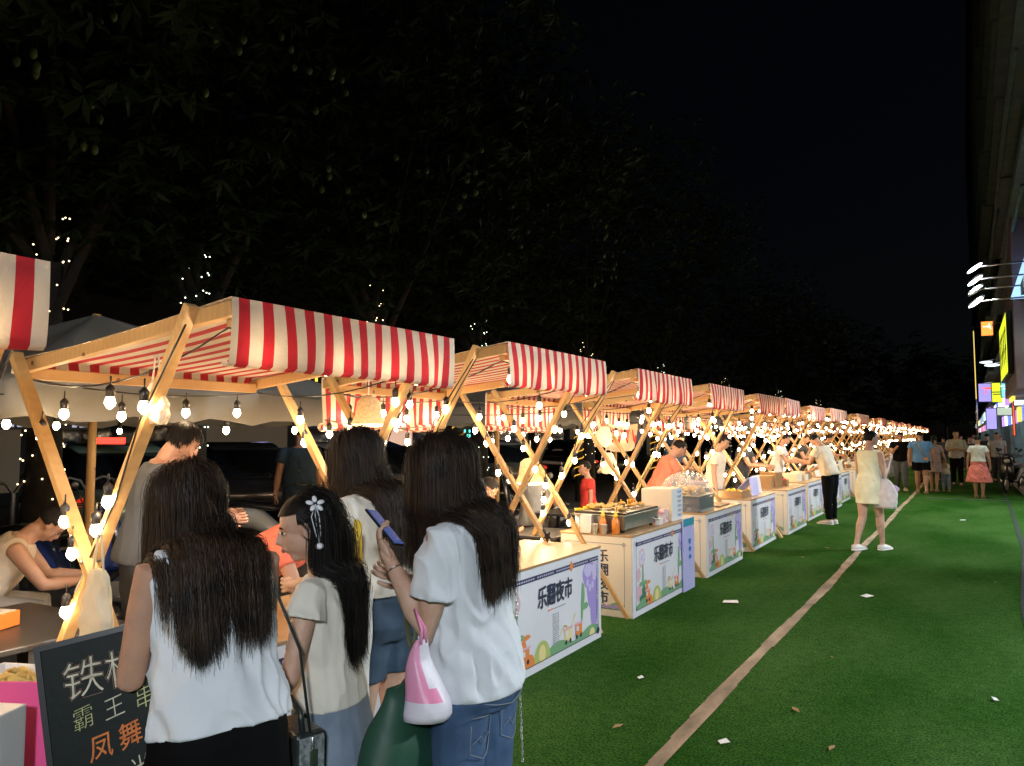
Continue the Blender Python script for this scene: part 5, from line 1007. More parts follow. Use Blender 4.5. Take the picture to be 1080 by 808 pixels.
def build_trees():
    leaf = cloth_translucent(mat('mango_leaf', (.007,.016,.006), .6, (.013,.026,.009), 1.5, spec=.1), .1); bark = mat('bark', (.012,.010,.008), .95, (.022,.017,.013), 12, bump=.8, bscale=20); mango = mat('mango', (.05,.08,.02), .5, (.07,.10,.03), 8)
    tiny = mat('fairy_light', (1,.85,.5), .5, emit=(1,.78,.42), es=2.6); tinyw = mat('fairy_light_cool', (.9,1,.9), .5, emit=(.85,1,.72), es=2.6)
    def tree(label, x, y, seed, h0=3.3, R_=(3.2,3.2,3.4), n=9000, lights=True, c_h=6.6, leafL=.20, fruit=0):
        rg = np.random.default_rng(seed); t = thing('mango_tree', label, 'tree', (x, y, 0), 0, 'dark trees behind the stalls')
        m = MB(); m.tube([V(0,0,0), V(.03,.02,1.2), V(-.04,.05,2.6), V(.05,0,h0+.2)], [.22,.18,.15,.09], 14)
        for i in range(7):
            a = i*.9+rg.random(); e = V(math.cos(a)*R_[0]*.6, math.sin(a)*R_[1]*.6, c_h-.8+1.6*rg.random()); s = V(0,0,2.7+.15*i); m.tube([s, lerp(s,e,.5)+V(0,0,-.1), e], [.06,.035,.012], 8)
        m.build('trunk', bark, t)
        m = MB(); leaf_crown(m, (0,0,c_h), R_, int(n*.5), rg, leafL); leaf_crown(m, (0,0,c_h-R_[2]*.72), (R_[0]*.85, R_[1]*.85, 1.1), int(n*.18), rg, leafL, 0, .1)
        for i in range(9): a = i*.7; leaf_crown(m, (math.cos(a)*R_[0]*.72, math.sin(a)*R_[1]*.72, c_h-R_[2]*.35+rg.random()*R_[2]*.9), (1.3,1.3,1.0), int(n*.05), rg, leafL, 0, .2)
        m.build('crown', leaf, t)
        if fruit:
            m = MB(); m.ell((0,0,0), (.035,.03,.05), None, 0, 8, 6); m.tube([V(0,0,.045), V(0,0,.35)], .004, 4, 1); mm = m.mesh('mango', [mango, bark])
            for i in range(fruit):
                a = rg.random()*6.28; k = .75+.3*rg.random(); p = V(math.cos(a)*R_[0]*k, math.sin(a)*R_[1]*k, c_h-R_[2]*.35-1.3*rg.random()); 
                for j in range(rg.integers(1,5)): q = p+rg.normal(size=3)*V(.10,.10,.14); o = bpy.data.objects.new('mango', mm); COL.objects.link(o); o.parent = t; o.location = q
        if lights:
            m = MB(); k = 0
            for i in range(95):
                z = .9+3.2*i/95; a = i*.83; rr = np.interp(z, [0,1.2,2.6,4.1], [.25,.20,.18,.15])+.012; m.ell((rr*math.cos(a)+.0, rr*math.sin(a)+.02, z+.05*rg.random()), (.010,.010,.010), None, 0, 6, 4)
            o = m.build('fairy_lights', tiny if seed % 2 else tinyw, t)
        return t
    tr = [(-8.6,4.6,'tree with fairy lights on its trunk, leftmost behind the nearest canopy'),(-8.8,6.6,'tree with a lit trunk whose lights show left of the nearest canopy peak'),(-8.3,9.6,'tree with a lit trunk showing right of the nearest canopy peak and below it'),(-8.7,13.4,'tree with warm yellow lit trunk behind the second stall'),(-8.6,18.5,'tree with a lit trunk behind the third stall'),(-8.9,25,'tree behind the fifth and sixth stalls'),(-8.8,33,'tree behind the middle of the stall row'),(-8.6,43,'tree rising behind the far half of the row'),(-8.6,56,'tree rising near the far end of the row')]
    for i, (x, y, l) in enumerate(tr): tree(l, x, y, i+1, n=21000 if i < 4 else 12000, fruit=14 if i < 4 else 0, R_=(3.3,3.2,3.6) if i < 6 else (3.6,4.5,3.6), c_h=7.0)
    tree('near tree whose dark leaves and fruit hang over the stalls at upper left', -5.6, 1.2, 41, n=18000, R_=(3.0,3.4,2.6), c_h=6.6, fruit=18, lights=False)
    for i, (x, y, s) in enumerate(((-7,85,6),(-2,110,7),(4,125,7),(-14,75,8))): 
        t = tree('%s black far tree from the left closing the street end' % ['second','third','fourth','first'][i], x, y, 60+i, n=4000, lights=False, R_=(5.5,5,5), c_h=7.5, leafL=.7); t['group'] = 'far trees at the street end'
    # wall-like hedge trees far left
    # yellow wrapped columns behind the stalls
    yl = mat('lit_yellow_wrap', (.7,.4,.05), .6, emit=(1,.55,.06), es=.55)
    for i, (x, y, l) in enumerate(((-8.3,12.1,'glowing yellow wrapped post seen between the phone woman and the second stall'),(-8.3,17.4,'glowing yellow wrapped post seen through the third stall'),(-8.2,22.5,'glowing yellow wrapped post deep behind the fourth stall'))):
        t = thing('lit_post', l, 'post', (x, y, 0), 0, 'yellow lit posts'); m = MB()
        m.tube([V(0,0,.0), V(0,0,2.6)], .10, 12); m.build('post', bark, t); m = MB()
        for j in range(60): z = .5+2.0*j/60; a = j*1.1; m.tube([V(.112*math.cos(a+b), .112*math.sin(a+b), z+b*.03) for b in (0,.5,1.)], .014, 5)
        m.build('light_wrap', yl, t)
def car(label, x, y, rz, col, L_=4.5, taxi=False):
    t = thing('parked_car', label, 'car', (x, y, 0), rz, 'cars parked beyond the stalls')
    pm = mat('car_paint_'+col[0], col[1], .22, metal=.3, coat=.8); gl = mat('car_glass', (.01,.012,.015), .05)
    # body sections along length (local y), width x
    secs = [(-2.25,.62,.52,.70),(-2.15,.80,.30,.82),(-1.5,.88,.24,.92),(-.6,.90,.22,.94),(.6,.90,.22,.94),(1.5,.88,.24,.88),(2.1,.80,.30,.74),(2.25,.60,.45,.62)]
    m = MB(); m.rings([[V(w*a, yy, lerp(z0, z1, b)) for a, b in ((-1,.1),(-.9,0),(.9,0),(1,.1),(1.0,.55),(.95,.85),(.80,1),(-.80,1),(-.95,.85),(-1.0,.55))] for yy, w, z0, z1 in secs]); m.build('body', pm, t)
    m = MB(); m.rings([[V(w*a, yy, lerp(.88, z1, b)) for a, b in ((-1,0),(1,0),(.95,.5),(.80,1),(-.80,1),(-.95,.5))] for yy, w, z1 in ((-1.75,.74,.90),(-1.15,.78,1.36),(-.3,.78,1.46),(.4,.78,1.44),(1.25,.74,.92))]); m.build('window', gl, t)
    m = MB(); m.rings([[V(w*a, yy, z1+b) for a, b in ((-.82,-.02),(.82,-.02),(.74,.02),(-.74,.02))] for yy, w, z1 in ((-1.15,.76,1.36),(-.3,.78,1.47),(.42,.77,1.44))]); m.build('roof', pm, t)
    ty = mat('tyre', (.01,.01,.01), .8)
    for sx in (-1,1):
        for yy in (-1.38,1.38):
            m = MB(); r_ = [[V(sx*.86+xx, yy+rr*math.cos(a), .32+rr*math.sin(a)) for a in [2*math.pi*j/24 for j in range(24)]] for xx, rr in ((-.09,.27),(-.09,.31),(.06,.31),(.065,.26))]; m.rings(r_); w_ = m.build('wheel', ty, t); m = MB(); m.rings([[V(sx*.86+xx+sx*.012, yy+rr*math.cos(a), .32+rr*math.sin(a)) for a in [2*math.pi*j/20 for j in range(20)]] for xx, rr in ((.0,.20),(.062,.20),(.065,.17))] if sx > 0 else [[V(sx*.86-xx-.012, yy+rr*math.cos(a), .32+rr*math.sin(a)) for a in [2*math.pi*j/20 for j in range(20)]] for xx, rr in ((.0,.20),(.085,.20),(.09,.17))]); m.build('rim', steel, w_)
        m = MB(); m.ell((sx*.62,2.10,.64), (.17,.07,.07)); m.build('headlight', mat('headlight', (.5,.5,.5), .1), t); m = MB(); m.ell((sx*.66,-2.14,.74), (.14,.06,.07)); m.build('taillight', mat('taillight', (.35,.01,.01), .2, emit=(1,.05,.02), es=.35), t)
        m = MB(); m.ell((sx*.95,.85,.98), (.09,.06,.06)); m.build('mirror', pm, t)
    MB().box((0,2.24,.45), (.44,.02,.12)).build('number_plate', mat('plate', (.05,.12,.4), .5), t)
    if taxi: m = MB(); m.box((0,0,1.53), (.5,.18,.10)); m.build('roof_sign', mat('roof_sign_red', (.7,.03,.02), .4, emit=(1,.05,.02), es=1.2), t, bevel=.01)
    return t
def scooter(label, x, y, rz, colr, group='scooters'):
    t = thing('scooter', label, 'scooter', (x, y, 0), rz, group); c = mat('scooter_'+colr[0], colr[1], .25, coat=.5); ty = mat('tyre', (.01,.01,.01), .8)
    for yy in (-.62,.62):
        m = MB(); pts = [V(0, yy+.20*math.cos(a), .23+.20*math.sin(a)) for a in np.linspace(0, 2*math.pi, 21)]; m.tube(pts, .035, 8, cap=False); w_ = m.build('wheel', ty, t); m = MB(); m.rings([[V(xx, yy+rr*math.cos(a), .23+rr*math.sin(a)) for a in [2*math.pi*j/16 for j in range(16)]] for xx, rr in ((-.03,.12),(-.03,.15),(.03,.15),(.03,.12))]); m.build('rim', steel, w_)
    m = MB(); m.rings([ring(V(0,yy,z), V(1,0,0), V(0,0,1), w, h, 14) for yy, z, w, h in ((-.80,.58,.05,.04),(-.60,.60,.13,.12),(-.30,.58,.15,.15),(-.05,.42,.13,.10),(.05,.32,.13,.05),(.35,.32,.13,.05))]); m.rings([ring(V(0,yy,z), V(1,0,0), V(0,.35,.94), w, h, 14) for yy, z, w, h in ((.40,.34,.14,.06),(.46,.55,.17,.05),(.42,.80,.16,.05),(.36,.94,.10,.06))][::1]); m.rings([ring(V(0,yy,z), V(1,0,0), V(0,0,1), w, h, 12) for yy, z, w, h in ((.42,.42,.05,.03),(.62,.46,.06,.03),(.80,.38,.05,.02))]); m.build('body', c, t)
    m = MB(); m.rings([ring(V(0,yy,z), V(1,0,0), V(0,0,1), w, h, 12) for yy, z, w, h in ((-.72,.74,.08,.03),(-.45,.76,.14,.05),(-.15,.72,.13,.05),(-.02,.70,.06,.03))]); m.build('seat', black_pl, t)
    m = MB(); m.tube([V(-.33,.26,1.02), V(-.15,.33,1.0), V(.15,.33,1.0), V(.33,.26,1.02)], .015, 7); m.tube([V(0,.40,.9), V(0,.52,.55), V(0,.62,.25)], .022, 8); m.build('handlebar', black_pl, t)
    for sx in (-1,1): m = MB(); m.tube([V(sx*.2,.32,1.0), V(sx*.26,.30,1.15)], .006, 5); m.ell((sx*.27,.29,1.18), (.05,.012,.035)); m.build('mirror', black_pl, t)
    m = MB(); m.ell((0,.46,.90), (.08,.05,.06)); m.build('headlight', mat('headlight', (.5,.5,.5), .1), t)
    return t
def build_left_bg():
    cars = [('white', (.30,.31,.30)), ('black', (.04,.04,.045)), ('green', (.22,.30,.25)), ('silver', (.45,.46,.47)), ('navy', (.03,.04,.09))]
    car('pale green taxi with a small red roof sign, parked leftmost between the nearest legs', -11.6, 7.2, R(70), cars[2], taxi=True)
    car('black car parked beyond the man in the grey shirt', -12.2, 10.2, R(60), cars[1]); car('silver car parked right of the man in the grey shirt', -11.2, 11.8, R(65), cars[3]); car('navy car parked behind the dark blue tee', -12.4, 14.0, R(62), cars[4]); car('white car parked behind the second stall', -12.2, 19, R(64), cars[0]); car('black car parked behind the third and fourth stalls', -12.2, 25, R(64), cars[1]); car('dark car at the far left behind the tent edge', -12.8, 4.2, R(72), cars[4])
    scooter('white scooter parked in front of the silver car', -7.4, 6.9, R(-60), ('white', (.45,.46,.44))); scooter('dark scooter with reddish tail parked by the white scooter', -7.0, 7.9, R(-70), ('dark', (.03,.03,.035)))
    scooter('dark scooter parked behind the seated man in the grey tee', -6.6, 10.2, R(-65), ('dark', 0) if False else ('dark', (.03,.03,.035))); scooter('black scooter parked behind the third stall', -6.8, 12.0, R(-60), ('black', (.015,.015,.017))); scooter('blue scooter parked at the far left under the tent', -7.0, 4.0, R(-70), ('blue', (.02,.04,.16)))
    # railing
    rail = mat('grey_rail', (.16,.16,.16), .4, metal=.6)
    t = thing('metal_railing', 'low grey metal railing with hooped bars behind the seated man in beige', 'railing', (-9.3, 2.6, 0), R(90)); 
    for i in range(9):
        x = i*.42; m = MB(); m.tube([V(x,0,0), V(x,0,.95), V(x+.07,0,1.06), V(x+.20,0,1.10), V(x+.33,0,1.06), V(x+.40,0,.95), V(x+.40,0,0)], .018, 7); m.build('hoop', rail, t)
    MB().bx(0,3.8,-.015,.015,.25,.28).build('rail', rail, t); MB().bx(3.80,3.90,-.05,.05,0,1.2).build('post', rail, t)
    # big market umbrellas / tents behind
    tent = cloth_translucent(mat('tent_canvas', (.26,.245,.215), .85, (.22,.205,.18), 2, bump=.2, bscale=8), .25)
    def umbrella(label, x, y, w, d, ze, zp, rz=0):
        t = thing('market_umbrella', label, 'umbrella', (x, y, 0), rz, 'square beige umbrellas behind the stalls'); m = MB(); n = 16; P = []
        cs = [(-w/2,-d/2),(w/2,-d/2),(w/2,d/2),(-w/2,d/2)]; base = []
        for i in range(4):
            a, b = cs[i], cs[(i+1) % 4]
            for j in range(n): u = j/n; base.append((lerp(a[0],b[0],u), lerp(a[1],b[1],u), u))
        rs = []
        for s in np.linspace(0, 1, 11):
            r_ = []
            for bx_, by_, u in base: e = abs(u-.5)*2; k = math.sin(math.pi*s)*.13*(1-e**2); r_.append(V(bx_*(1-s)+0, by_*(1-s), ze+(zp-ze)*s**.9-k+.02*(1-s)*math.sin(u*12.6)))
            rs.append(r_)
        lo = [V(bx_*1.003, by_*1.003, ze-.20+.025*math.sin(u*31+x)) for bx_, by_, u in base]; m.rings([lo]+rs[:-1]+[[p*V(.02,.02,1)+V(0,0,0) for p in rs[-1]]], 0, False); m.build('canopy', tent, t)
        m = MB(); m.tube([V(0,0,0), V(0,0,zp)], .035, 10); m.build('pole', TIM, t)
        for cx, cy in cs: m = MB(); m.beam((0,0,zp-.04), (cx*.97,cy*.97,ze+.0), .03, .045); m.build('rib', TIM, t); m = MB(); m.beam((0,0,ze-.12), (cx*.45,cy*.45,lerp(ze,zp,.5)-.02), .025, .035); m.build('strut', TIM, t)
        m = MB(); m.ell((0,0,.12), (.28,.28,.12), None, 0, 16, 6); m.build('base', black_pl, t)
    umbrella('large beige square umbrella behind the nearest stall at upper left', -6.25, 3.75, 3.4, 3.0, 1.90, 2.62); umbrella('beige square umbrella seen behind the third stall', -5.9, 9.6, 2.6, 2.6, 1.95, 2.55); umbrella('beige square umbrella seen behind the fourth stall', -5.9, 14.0, 2.6, 2.6, 1.95, 2.55); umbrella('beige square umbrella deep behind the sixth stall', -5.9, 19.5, 2.6, 2.6, 1.95, 2.55)
    # bulbs on the umbrellas
    q = random.Random(5)
    for i, (x, y, w, l) in enumerate(((-6.25,3.75,3.3,'string of bulbs sagging under the large beige umbrella at upper left'),(-5.9,9.6,2.6,'string of bulbs round the beige umbrella behind the third stall'),(-5.9,14,2.6,'string of bulbs round the beige umbrella behind the fourth stall'),(-5.9,19.5,2.6,'string of bulbs round the beige umbrella behind the sixth stall'))):
        paths = []; bl = []
        z0 = 1.72
        for a, b in (((w/2,-w/2),(w/2,w/2)), ((w/2,-w/2),(-w/2,w/2)), ((w/2,w/2),(w*.95,w*.8))):
            pt = sag((a[0],a[1],z0+.12), (b[0],b[1],z0+.12), .05, 10); paths.append(pt)
            for j in (1,3,5,7,9): bl.append(tuple(V(*pt[j])-V(0,0,.10+.03*q.random())))
        string_lights(l, (x, y, 0), paths, bl, 5, power=PW*.15, group='string lights of the umbrellas')
    # shops beyond the road, lit signs
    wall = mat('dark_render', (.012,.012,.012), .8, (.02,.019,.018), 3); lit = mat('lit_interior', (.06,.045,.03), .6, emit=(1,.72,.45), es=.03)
    blu = mat('led_blue', (.1,.2,.9), .5, emit=(.18,.35,1), es=1.6); cy_ = mat('led_cyan', (.1,.7,.6), .5, emit=(.1,.9,.75), es=1.3); rd = mat('led_red', (.8,.1,.05), .5, emit=(1,.12,.06), es=.9); ywl = mat('led_yellow', (.8,.7,.1), .5, emit=(.9,.85,.08), es=.9); wh = mat('led_white', (.9,.9,1), .5, emit=(.75,.82,1), es=1.6)
    for i, (y0, y1, l) in enumerate(((2,14,'dark shop building beyond the parked cars at left'),(14.2,30,'dark shop building beyond the cars behind the second to fourth stalls'),(30.2,60,'dark shop building behind the middle of the row'))):
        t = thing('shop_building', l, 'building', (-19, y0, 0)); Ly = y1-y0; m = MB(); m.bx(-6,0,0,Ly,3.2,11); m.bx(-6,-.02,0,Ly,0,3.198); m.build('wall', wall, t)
        nb = int(Ly/4)
        for j in range(nb):
            ya = .5+j*4
            MB().bx(-.015,.0,ya,ya+3.2,.3,2.7).build('shop_window', lit if (j+i) % 3 == 1 else mat('dark_glass', (.01,.012,.015), .05), t); MB().bx(.0,.12,ya-.1,ya+3.3,2.75,3.15).build('fascia', wall, t)
            MB().bx(.0,.03,ya+.6,ya+2.4,5.2,6.6).build('window', mat('dark_glass', (.01,.012,.015), .05), t)
    def led(label, x, y, z, w, h, m_, lines=0, name='lit_sign'):
        t = thing(name, label, 'sign', (x, y, z)); MB().bx(-.12,0,0,w,0,h).build('case', black_pl, t, bevel=.01); m = MB()
        if lines:
            for r_ in range(lines):
                for c_ in range(int(w/.18)): 
                    if (r_*7+c_*5+int(w*10)) % 4: m.bx(.001,.012,.05+c_*.18,.05+c_*.18+.11,.06+r_*(h-.1)/lines,.06+r_*(h-.1)/lines+(h-.1)/lines*.6)
        else: m.bx(.001,.012,.04,w-.04,.04,h-.04)
        m.build('lit_face', m_, t); return t
    led('blue LED sign glimpsed between the nearest canopy and the second stall', -18.7, 19.2, 3.6, 2.6, .9, blu, 4); led('small red lit sign above the parked cars at left', -18.7, 12.6, 1.9, 1.8, .5, rd, 2); led('cyan LED sign between the woman in jeans and the third stall', -18.7, 27.3, 1.5, 1.8, .5, cy_, 2); led('row of small white lamps left of the third stall', -18.7, 26.0, 2.8, 3.2, .22, wh, 1); led('yellow lit sign peeping left of the second stall', -18.7, 18.2, 2.9, .8, .8, ywl, 3); led('long pale lit shop fascia low behind the nearest stall', -18.7, 14.6, 2.1, 3.5, .35, wh, 1); led('violet white LED panel right of the large umbrella', -18.7, 16.4, 2.7, 1.2, .9, mat('led_violet', (.6,.5,.9), .5, emit=(.55,.5,1), es=.9), 3)
    led('small white lit strip low at the far left under the umbrella edge', -18.7, 7.6, 1.75, 3.6, .35, mat('led_pale', (.6,.6,.8), .5, emit=(.5,.52,.75), es=.5), 1)
    led('orange lit panel through the second stall', -18.7, 22.5, 1.2, 1.6, 1.6, mat('led_peach', (.8,.5,.4), .5, emit=(1,.62,.45), es=.45))
    # cloth banner in stall 3/4
    t = thing('cloth_banner', 'pale cloth banner with red brush lettering hanging at the back of the fourth stall', 'banner', (-4.12, 9.45, 1.42)); bn = cloth_translucent(mat('banner_cloth', (.68,.54,.36), .8), .4); m = MB(); n = 20; vs = []; fs = []
    for i in range(n+1):
        for j in range(7): vs.append((.03*math.sin(i*.9+j*.4), i*1.1/n, .36*j/6-.04*math.sin(math.pi*i/n)))
    for i in range(n):
        for j in range(6): fs.append((i*7+j, i*7+j+1, (i+1)*7+j+1, (i+1)*7+j))
    m.add(vs, fs, 0); f = lambda x, y, d: V(.045+d+.0*x, x, y)
    for k in range(4): m.tube([f(.14+k*.25+.03*math.cos(a)*(1+k % 2), .18+.09*math.sin(a*1.5+k), .01) for a in np.linspace(0, 5, 9)], .011, 5, 1)
    m.build('cloth', [bn, mat('banner_red', (.55,.04,.03), .7)], t)
def build_right():
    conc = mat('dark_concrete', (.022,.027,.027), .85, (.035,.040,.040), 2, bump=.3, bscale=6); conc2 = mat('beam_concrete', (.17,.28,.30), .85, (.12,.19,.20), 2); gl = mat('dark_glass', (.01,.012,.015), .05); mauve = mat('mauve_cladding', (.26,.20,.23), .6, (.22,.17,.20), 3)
    FXR = 1.9; blocks = [(20,34,30,0),(34.2,50,34,.1),(50.2,75,38,-.1),(75.2,130,44,.0)]
    for bi, (y0, y1, h, dx) in enumerate(blocks):
        t = thing('shop_block', ['tall dark shop block nearest on the right edge','second tall shop block on the right','third tall shop block on the right, part lit','farthest tall shop block on the right'][bi], 'building', (FXR+dx, y0, 0)); L_ = y1-y0
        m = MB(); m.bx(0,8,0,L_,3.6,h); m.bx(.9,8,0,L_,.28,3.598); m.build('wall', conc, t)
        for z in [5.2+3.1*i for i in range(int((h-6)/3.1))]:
            MB().bx(-.55,.0,.02,L_-.02,z,z+.28).build('ledge', conc2 if int(z) % 3 else conc, t)
            for j in range(int(L_/3.4)): 
                if z > 5: w_ = MB().bx(-.02,.001,.7+j*3.4,2.9+j*3.4,z+.9,z+2.4).build('window', gl, t)
        for j in range(int(L_/4.5)+1):
            yy = min(j*4.5, L_-.3); MB().bx(.02,.32,yy,yy+.28,.28,3.6).build('pillar', conc2, t)
            if yy < L_-3: MB().bx(.88,.90,yy+.5,yy+4.0,.30,3.0).build('shop_window', mat('lit_shop_%d' % ((bi*3+j) % 4), (.6,.6,.6), .6, emit=[(.8,.85,.9),(1,.8,.55),(.6,.7,.9),(.9,.85,.8)][(bi*3+j) % 4], es=[.55,.4,.3,.7][(bi*3+j) % 4]), t)
        q = random.Random(bi+3); yy = 1.0+(7.5 if bi == 0 else 0); m = MB(); fm = [mat('fascia_%s' % n, tuple(c_*.5 for c_ in c), .5, emit=c, es=e) for n, c, e in (('white',(.8,.9,1),1.1),('blue',(.10,.2,.9),.9),('red',(1,.12,.05),.9),('green',(.1,.7,.35),.7),('yellow',(.95,.75,.1),.8),('violet',(.6,.3,.9),.7))]
        while yy < L_-3:
            wd = q.uniform(1.6,3.4); pn = MB(); pn.bx(-.60,-.52,yy,yy+wd,2.72,3.22, q.randrange(6)); pn.build('fascia_sign', fm, t); pn = MB(); pn.bx(-.30,-.22,yy+.3,yy+wd*.6,2.1,2.6,q.randrange(6)); pn.build('window_light', fm, t); yy += wd+q.uniform(.1,.9)
        MB().bx(-.5,.02,.0,L_,3.3,3.62).build('awning_slab', mauve if bi == 0 else conc2, t)
        for z in (7.1,10.2): m = MB(); m.tube([V(-.62,0,z), V(-.62,L_,z)], .05, 7); m.build('pipe', conc2, t)
    # flood lights on arms
    fl = mat('flood_lens', (1,1,1), .3, emit=(.86,.93,1), es=7)
    for i, (y, z) in enumerate(((23.1,5.98),(23.15,5.66),(23.2,5.40),(23.25,5.10))):
        t = thing('flood_light', ['uppermost','second','third','lowest'][i]+' flood light on its long arm at the right building', 'flood light', (.36, y, z), 0, 'flood lights on arms'); m = MB(); m.tube([V(1.60,.0,.04), V(0,0,0)], .022, 8); m.build('arm', steel, t)
        m = MB(); Mr = np.array(Matrix.Rotation(R(-36), 3, 'Y')); m.ell((0,0,0), (.25,.12,.07), Mr, 0, 20, 10); m.build('lamp_head', black_pl, t)
        m = MB(); m.ell((0,-.045,-.030), (.21,.09,.05), Mr, 0, 20, 10)
        m.build('lens', fl if i != 2 else white_pl, t)
        if i == 2: continue
        l = bpy.data.lights.new('flood', 'SPOT'); l.energy = FLOOD; l.color = (.82,1,.86); l.spot_size = R(110); l.spot_blend = .8; l.shadow_soft_size = .12; o = bpy.data.objects.new('flood_lamp', l); COL.objects.link(o); o.parent = t; o.location = (0,-.10,-.10)
        o.rotation_euler = Vector((-1.2,(-13+i*2.5) if i != 1 else 4.0,-5.5)).to_track_quat('-Z', 'Y').to_euler()
    # pole lamps added out of view, front fill for the queue and counters
    for i, (x, y, e, l) in enumerate(((3.4,-3.4,LAMPE*.75,'added fill lamp behind the viewpoint on the shop side'),(4.6,6.0,LAMPE*.9,'added fill lamp to the right of the viewpoint on the shop side'),(4.4,15.5,LAMPE*1.1,'added fill lamp just before the nearest tall shop block'))):
        t = thing('fill_lamp', l, 'fill lamp', (x, y, 0), 0, 'added fill lamps on the shop side'); m = MB(); m.tube([V(0,0,0), V(0,0,3.5)], [.06,.04], 12); m.tube([V(0,0,3.5), V(-.2,0,3.75), V(-.7,0,3.8)], .03, 8); m.build('pole', conc2, t)
        m = MB(); m.ell((-.85,0,3.80), (.26,.12,.05)); m.build('lamp_head', black_pl, t); m = MB(); m.ell((-.85,0,3.755), (.20,.09,.02)); m.build('lens', fl, t)
        l = bpy.data.lights.new('street', 'SPOT'); l.energy = e; l.color = (.86,.93,1); l.spot_size = R(102); l.spot_blend = .2; l.shadow_soft_size = .25; o = bpy.data.objects.new('fill_light', l); COL.objects.link(o); o.parent = t; o.location = (-.85,0,3.66); o.rotation_euler = Vector((-5.2,5.6 if i == 0 else .8,-8.2 if i == 0 else -6.8)).to_track_quat('-Z', 'Y').to_euler()
    # blade signs and panels
    def em(n, c, s): return mat('sign_'+n, tuple(x*.6 for x in c), .5, emit=c, es=s)
    yb = em('yellow', (.72,.80,.03), .85); bl = em('blue', (.12,.16,.75), .7); rd = em('red', (1,.10,.03), 1.2); wt = em('white', (.80,.9,1), 1.3); cy = em('cyan', (.15,.75,.9), 1.); vi = em('violet', (.38,.32,.9), .8); gn = em('green', (.05,.7,.3), .8); orr = em('orange', (1,.22,.04), 1.8); gold = em('gold', (1,.7,.15), .8)
    def blade(label, x, y, z, w, h, face, marks=None, d=.14, rz=0):
        t = thing('blade_sign', label, 'sign', (x, y, z), rz, 'lit signs on the shop blocks'); MB().bx(0,w,0,d,0,h).build('case', black_pl, t, bevel=.01); m = MB(); m.bx(.03,w-.03,-.008,-.0005,.03,h-.03,0)
        q = random.Random(int(y*10+z))
        if marks:
            n = max(1, int(h/w*1.0)); s = min(w, h/n)*.62
            for i in range(n):
                cy_ = h*(i+.5)/n
                for k in range(5): a = q.uniform(-.5,.5)*s; b = q.uniform(-.4,.4)*s; L2 = s*.45; hor = k % 2; m.bx(w/2+(a-L2 if hor else a), w/2+(a*0+L2 if hor else a+s*.10), -.012, -.009, cy_+b, cy_+b+(s*.10 if hor else L2*.8), 1)
        m.build('lit_face', [face, marks or face], t)
        MB().bx(w,max(w+.1,1.93-x),.04,.08,h*.8,h*.8+.04).build('bracket', steel, t)
    t = thing('wall_sign', 'large yellow sign with dark marks mounted along the mauve cladding', 'sign', (1.07, 24.9, 3.3), 0, 'lit signs on the shop blocks'); MB().bx(0,.12,0,4.6,0,1.75).build('case', black_pl, t, bevel=.01); m = MB(); m.bx(-.006,-.001,.06,4.54,.06,1.69,0)
    for i in range(4):
        for a in ((0,.7,.55,.70),(.25,.40,.2,1.25),(.0,.7,1.05,1.18),(.5,.62,.3,1.0)): m.bx(-.010-.0004*i-.0001*a[0], -.0065, .35+1.05*i+a[0], .35+1.05*i+a[1], a[2]+.15, a[3]+.15, 1)
    m.build('lit_face', [yb, navy], t)
    blade('small golden lit strip right of the tall yellow sign', 1.50, 26.4, 4.35, .12, .6, gold); blade('small orange lit sign high on the far block', .85, 45, 6.6, .55, .75, orr, wt)
    blade('blue square sign with a red patch at the head of the sign cluster', .55, 40, 3.1, .75, .85, vi, rd); blade('yellow square sign in the cluster', 1.00, 38, 3.0, .65, .85, yb, navy); blade('cyan white lit sign in the cluster', 1.25, 35.5, 3.1, .55, .75, cy, wt); blade('violet hanging sign below the blue square', .85, 42, 1.9, .45, 1.0, vi); blade('red vertical neon sign', 1.50, 33.5, 1.6, .10, 1.3, rd); blade('green lit sign high in the cluster', 1.45, 30.8, 3.3, .14, .9, gn); blade('blue narrow sign above the cluster', 1.38, 30.2, 3.4, .14, .9, bl, wt); blade('red narrow sign above the cluster', 1.52, 29.6, 3.4, .12, .8, rd, yb); blade('white cyan narrow sign above the cluster', 1.32, 31.6, 3.4, .16, .9, cy, wt); blade('white lit fascia strip over the shop doors', 1.35, 29.2, 2.55, .9, .22, wt); blade('dim green white panel low in the cluster', 1.1, 36.2, 2.4, .6, .35, em('pale', (.6,.75,.55), .5))
    for i, (x, y, z) in enumerate(((1.0,44,5.2),(1.05,37,4.5),(1.15,52,4.6))):
        t = thing('ceiling_lamp', ['upper','lower','farthest'][i]+' cool white lamp over the shop walkway', 'lamp', (x, y, z), 0, 'cool lamps over the shop walkway'); m = MB(); m.ell((0,0,0), (.28,.18,.06)); m.build('lens', wt, t); m = MB(); m.tube([V(0,0,.05), V(.9,0,.25)], .02, 6); m.build('arm', steel, t)
    # white blue lit canopy high right
    t = thing('lit_canopy', 'blue white lit canopy edge at the right edge beside the flood lights', 'canopy', (1.13, 23.4, 5.15)); m = MB(); m.prism([(0,0),(.62,0),(.62,1.6),(.35,1.35)], lambda x, y, d: V(x, d, y*.8), 0, .25); m.build('panel', em('ice', (.35,.60,1), 1.0), t)
    # purple cladding piece above shop door
    t = thing('cladding_panel', 'large mauve cladding panel below the flood lights on the right edge', 'panel', (1.22, 24.3, 2.85)); m = MB(); m.prism([(0,.0),(6.6,.0),(6.6,2.9),(3,3.3),(.6,4.6),(0,4.6)], lambda x, y, d: V(d, x, y), 0, 1.4); m.build('panel', mauve, t, bevel=.02)
    # glass door frame, sign board
    t = thing('door_frame', 'black framed glass shop front at the right edge', 'door', (1.45, 22.3, .14)); 
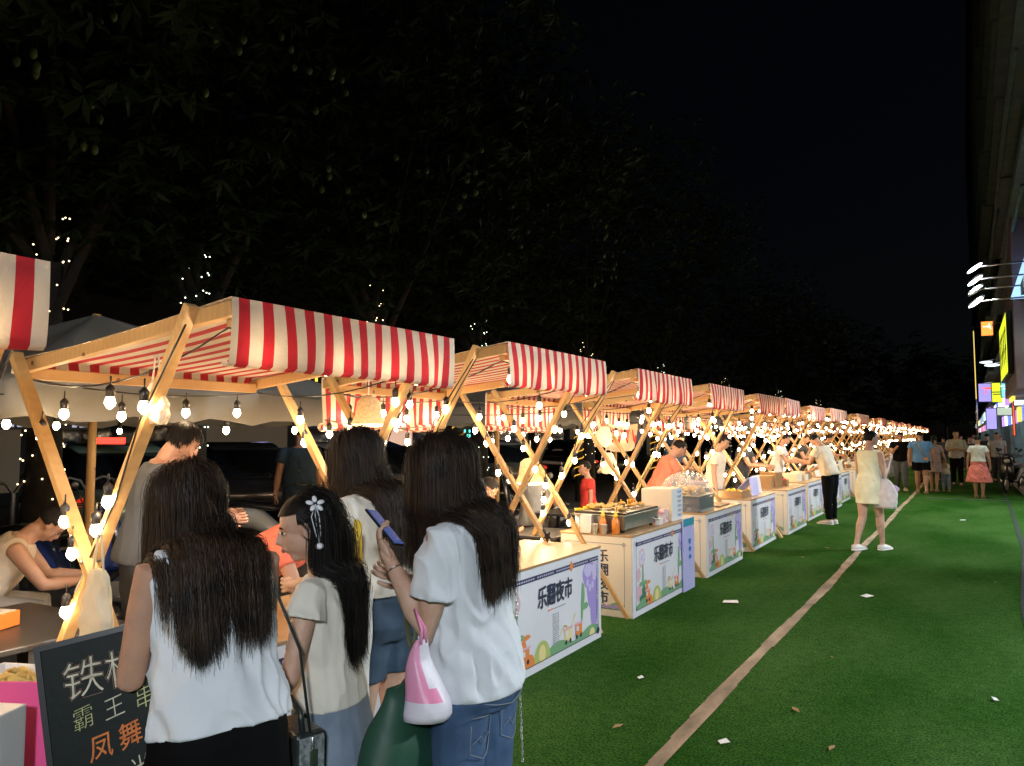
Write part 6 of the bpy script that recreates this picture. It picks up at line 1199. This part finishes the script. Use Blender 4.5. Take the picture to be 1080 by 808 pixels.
    for a in ((0,.07),(.62,.69)): MB().bx(a[0],a[1],0,.07,0,2.45).build('post', black_pl, t, bevel=.005)
    MB().bx(.07,.62,0,.07,2.38,2.45).build('lintel', black_pl, t); MB().bx(.07,.62,.03,.04,.05,2.38).build('pane', mat('lit_pane', (.6,.55,.45), .3, emit=(.8,.75,.55), es=.25), t)
    t = thing('notice_board', 'small white lit notice board on a stand at the right edge', 'sign', (1.10, 19.9, 0)); MB().bx(0,.34,0,.02,1.02,1.34).build('board', em('pale_blue', (.62,.68,1), .8), t, bevel=.004)
    f = lambda x, y, d: V(x, -.001-d, y+1.02); m = MB()
    for r_ in range(4): m.poly([f(.05,.07+.055*r_,0), f(.29-.03*(r_ % 2),.07+.055*r_,0), f(.29-.03*(r_ % 2),.09+.055*r_,0), f(.05,.09+.055*r_,0)], 0)
    m.build('print', gry, t)
    for sx in (.05,.29): m = MB(); m.tube([V(sx,.01,1.02), V(sx,.05,0)], .012, 6); m.build('leg', steel, t)
    for i, (x, y) in enumerate(((1.15,26.5),(1.25,28.6),(1.2,31.0))): scooter(['nearest','middle','farthest'][i]+' dark scooter parked along the shop step at right', x, y, R(160+8*i), ('black', (.015,.015,.017)), 'scooters at the shop step')
    t = thing('light_pole', 'thin pole with tiny lights at the left of the sign cluster', 'pole', (.55, 46, 0)); m = MB(); m.tube([V(0,0,0), V(0,0,7.2)], .04, 8); m.build('pole', wt if False else steel, t); m = MB(); m.tube([V(-.0,-.05,3.5), V(0,-.05,7.0)], .02, 6); m.build('light_tube', gold, t)
cam = bpy.data.cameras.new('camera'); co = bpy.data.objects.new('camera', cam); COL.objects.link(co); S.camera = co
cam.sensor_width = 36; cam.lens = 811/1080*36; cam.clip_end = 2000; cam.clip_start = .05
co.location = (0, 0, 1.6); co.rotation_euler = (R(90+3.95), 0, R(30.46))
S.view_settings.view_transform = 'Standard'; S.view_settings.look = 'None'; S.view_settings.gamma = 1; S.view_settings.exposure = EXPO
S.cycles.use_denoising = True; S.cycles.use_light_tree = True; S.cycles.max_bounces = 6; S.cycles.diffuse_bounces = 3; S.cycles.transparent_max_bounces = 16; S.cycles.sample_clamp_indirect = 6
S.cycles.use_adaptive_sampling = True
w = bpy.data.worlds.new('World'); S.world = w; w.use_nodes = True; nt = w.node_tree; sk = nt.nodes.new('ShaderNodeTexSky'); sk.sky_type = 'NISHITA'; sk.sun_disc = False
sk.sun_elevation = R(40); sk.sun_rotation = R(60); nt.links.new(sk.outputs[0], nt.nodes['Background'].inputs[0]); nt.nodes['Background'].inputs[1].default_value = SKYS
build_ground()
W = build_near()
rD, jD = build_others()
build_fg_items(W)
build_stalls(); build_lights()
build_props(rD, jD)
build_left_bg(); build_trees(); build_right()
for o in bpy.data.objects:
    if o.get('label') and not 4 <= len(o['label'].split()) <= 16: print('LABELLEN', len(o['label'].split()), o['label'])
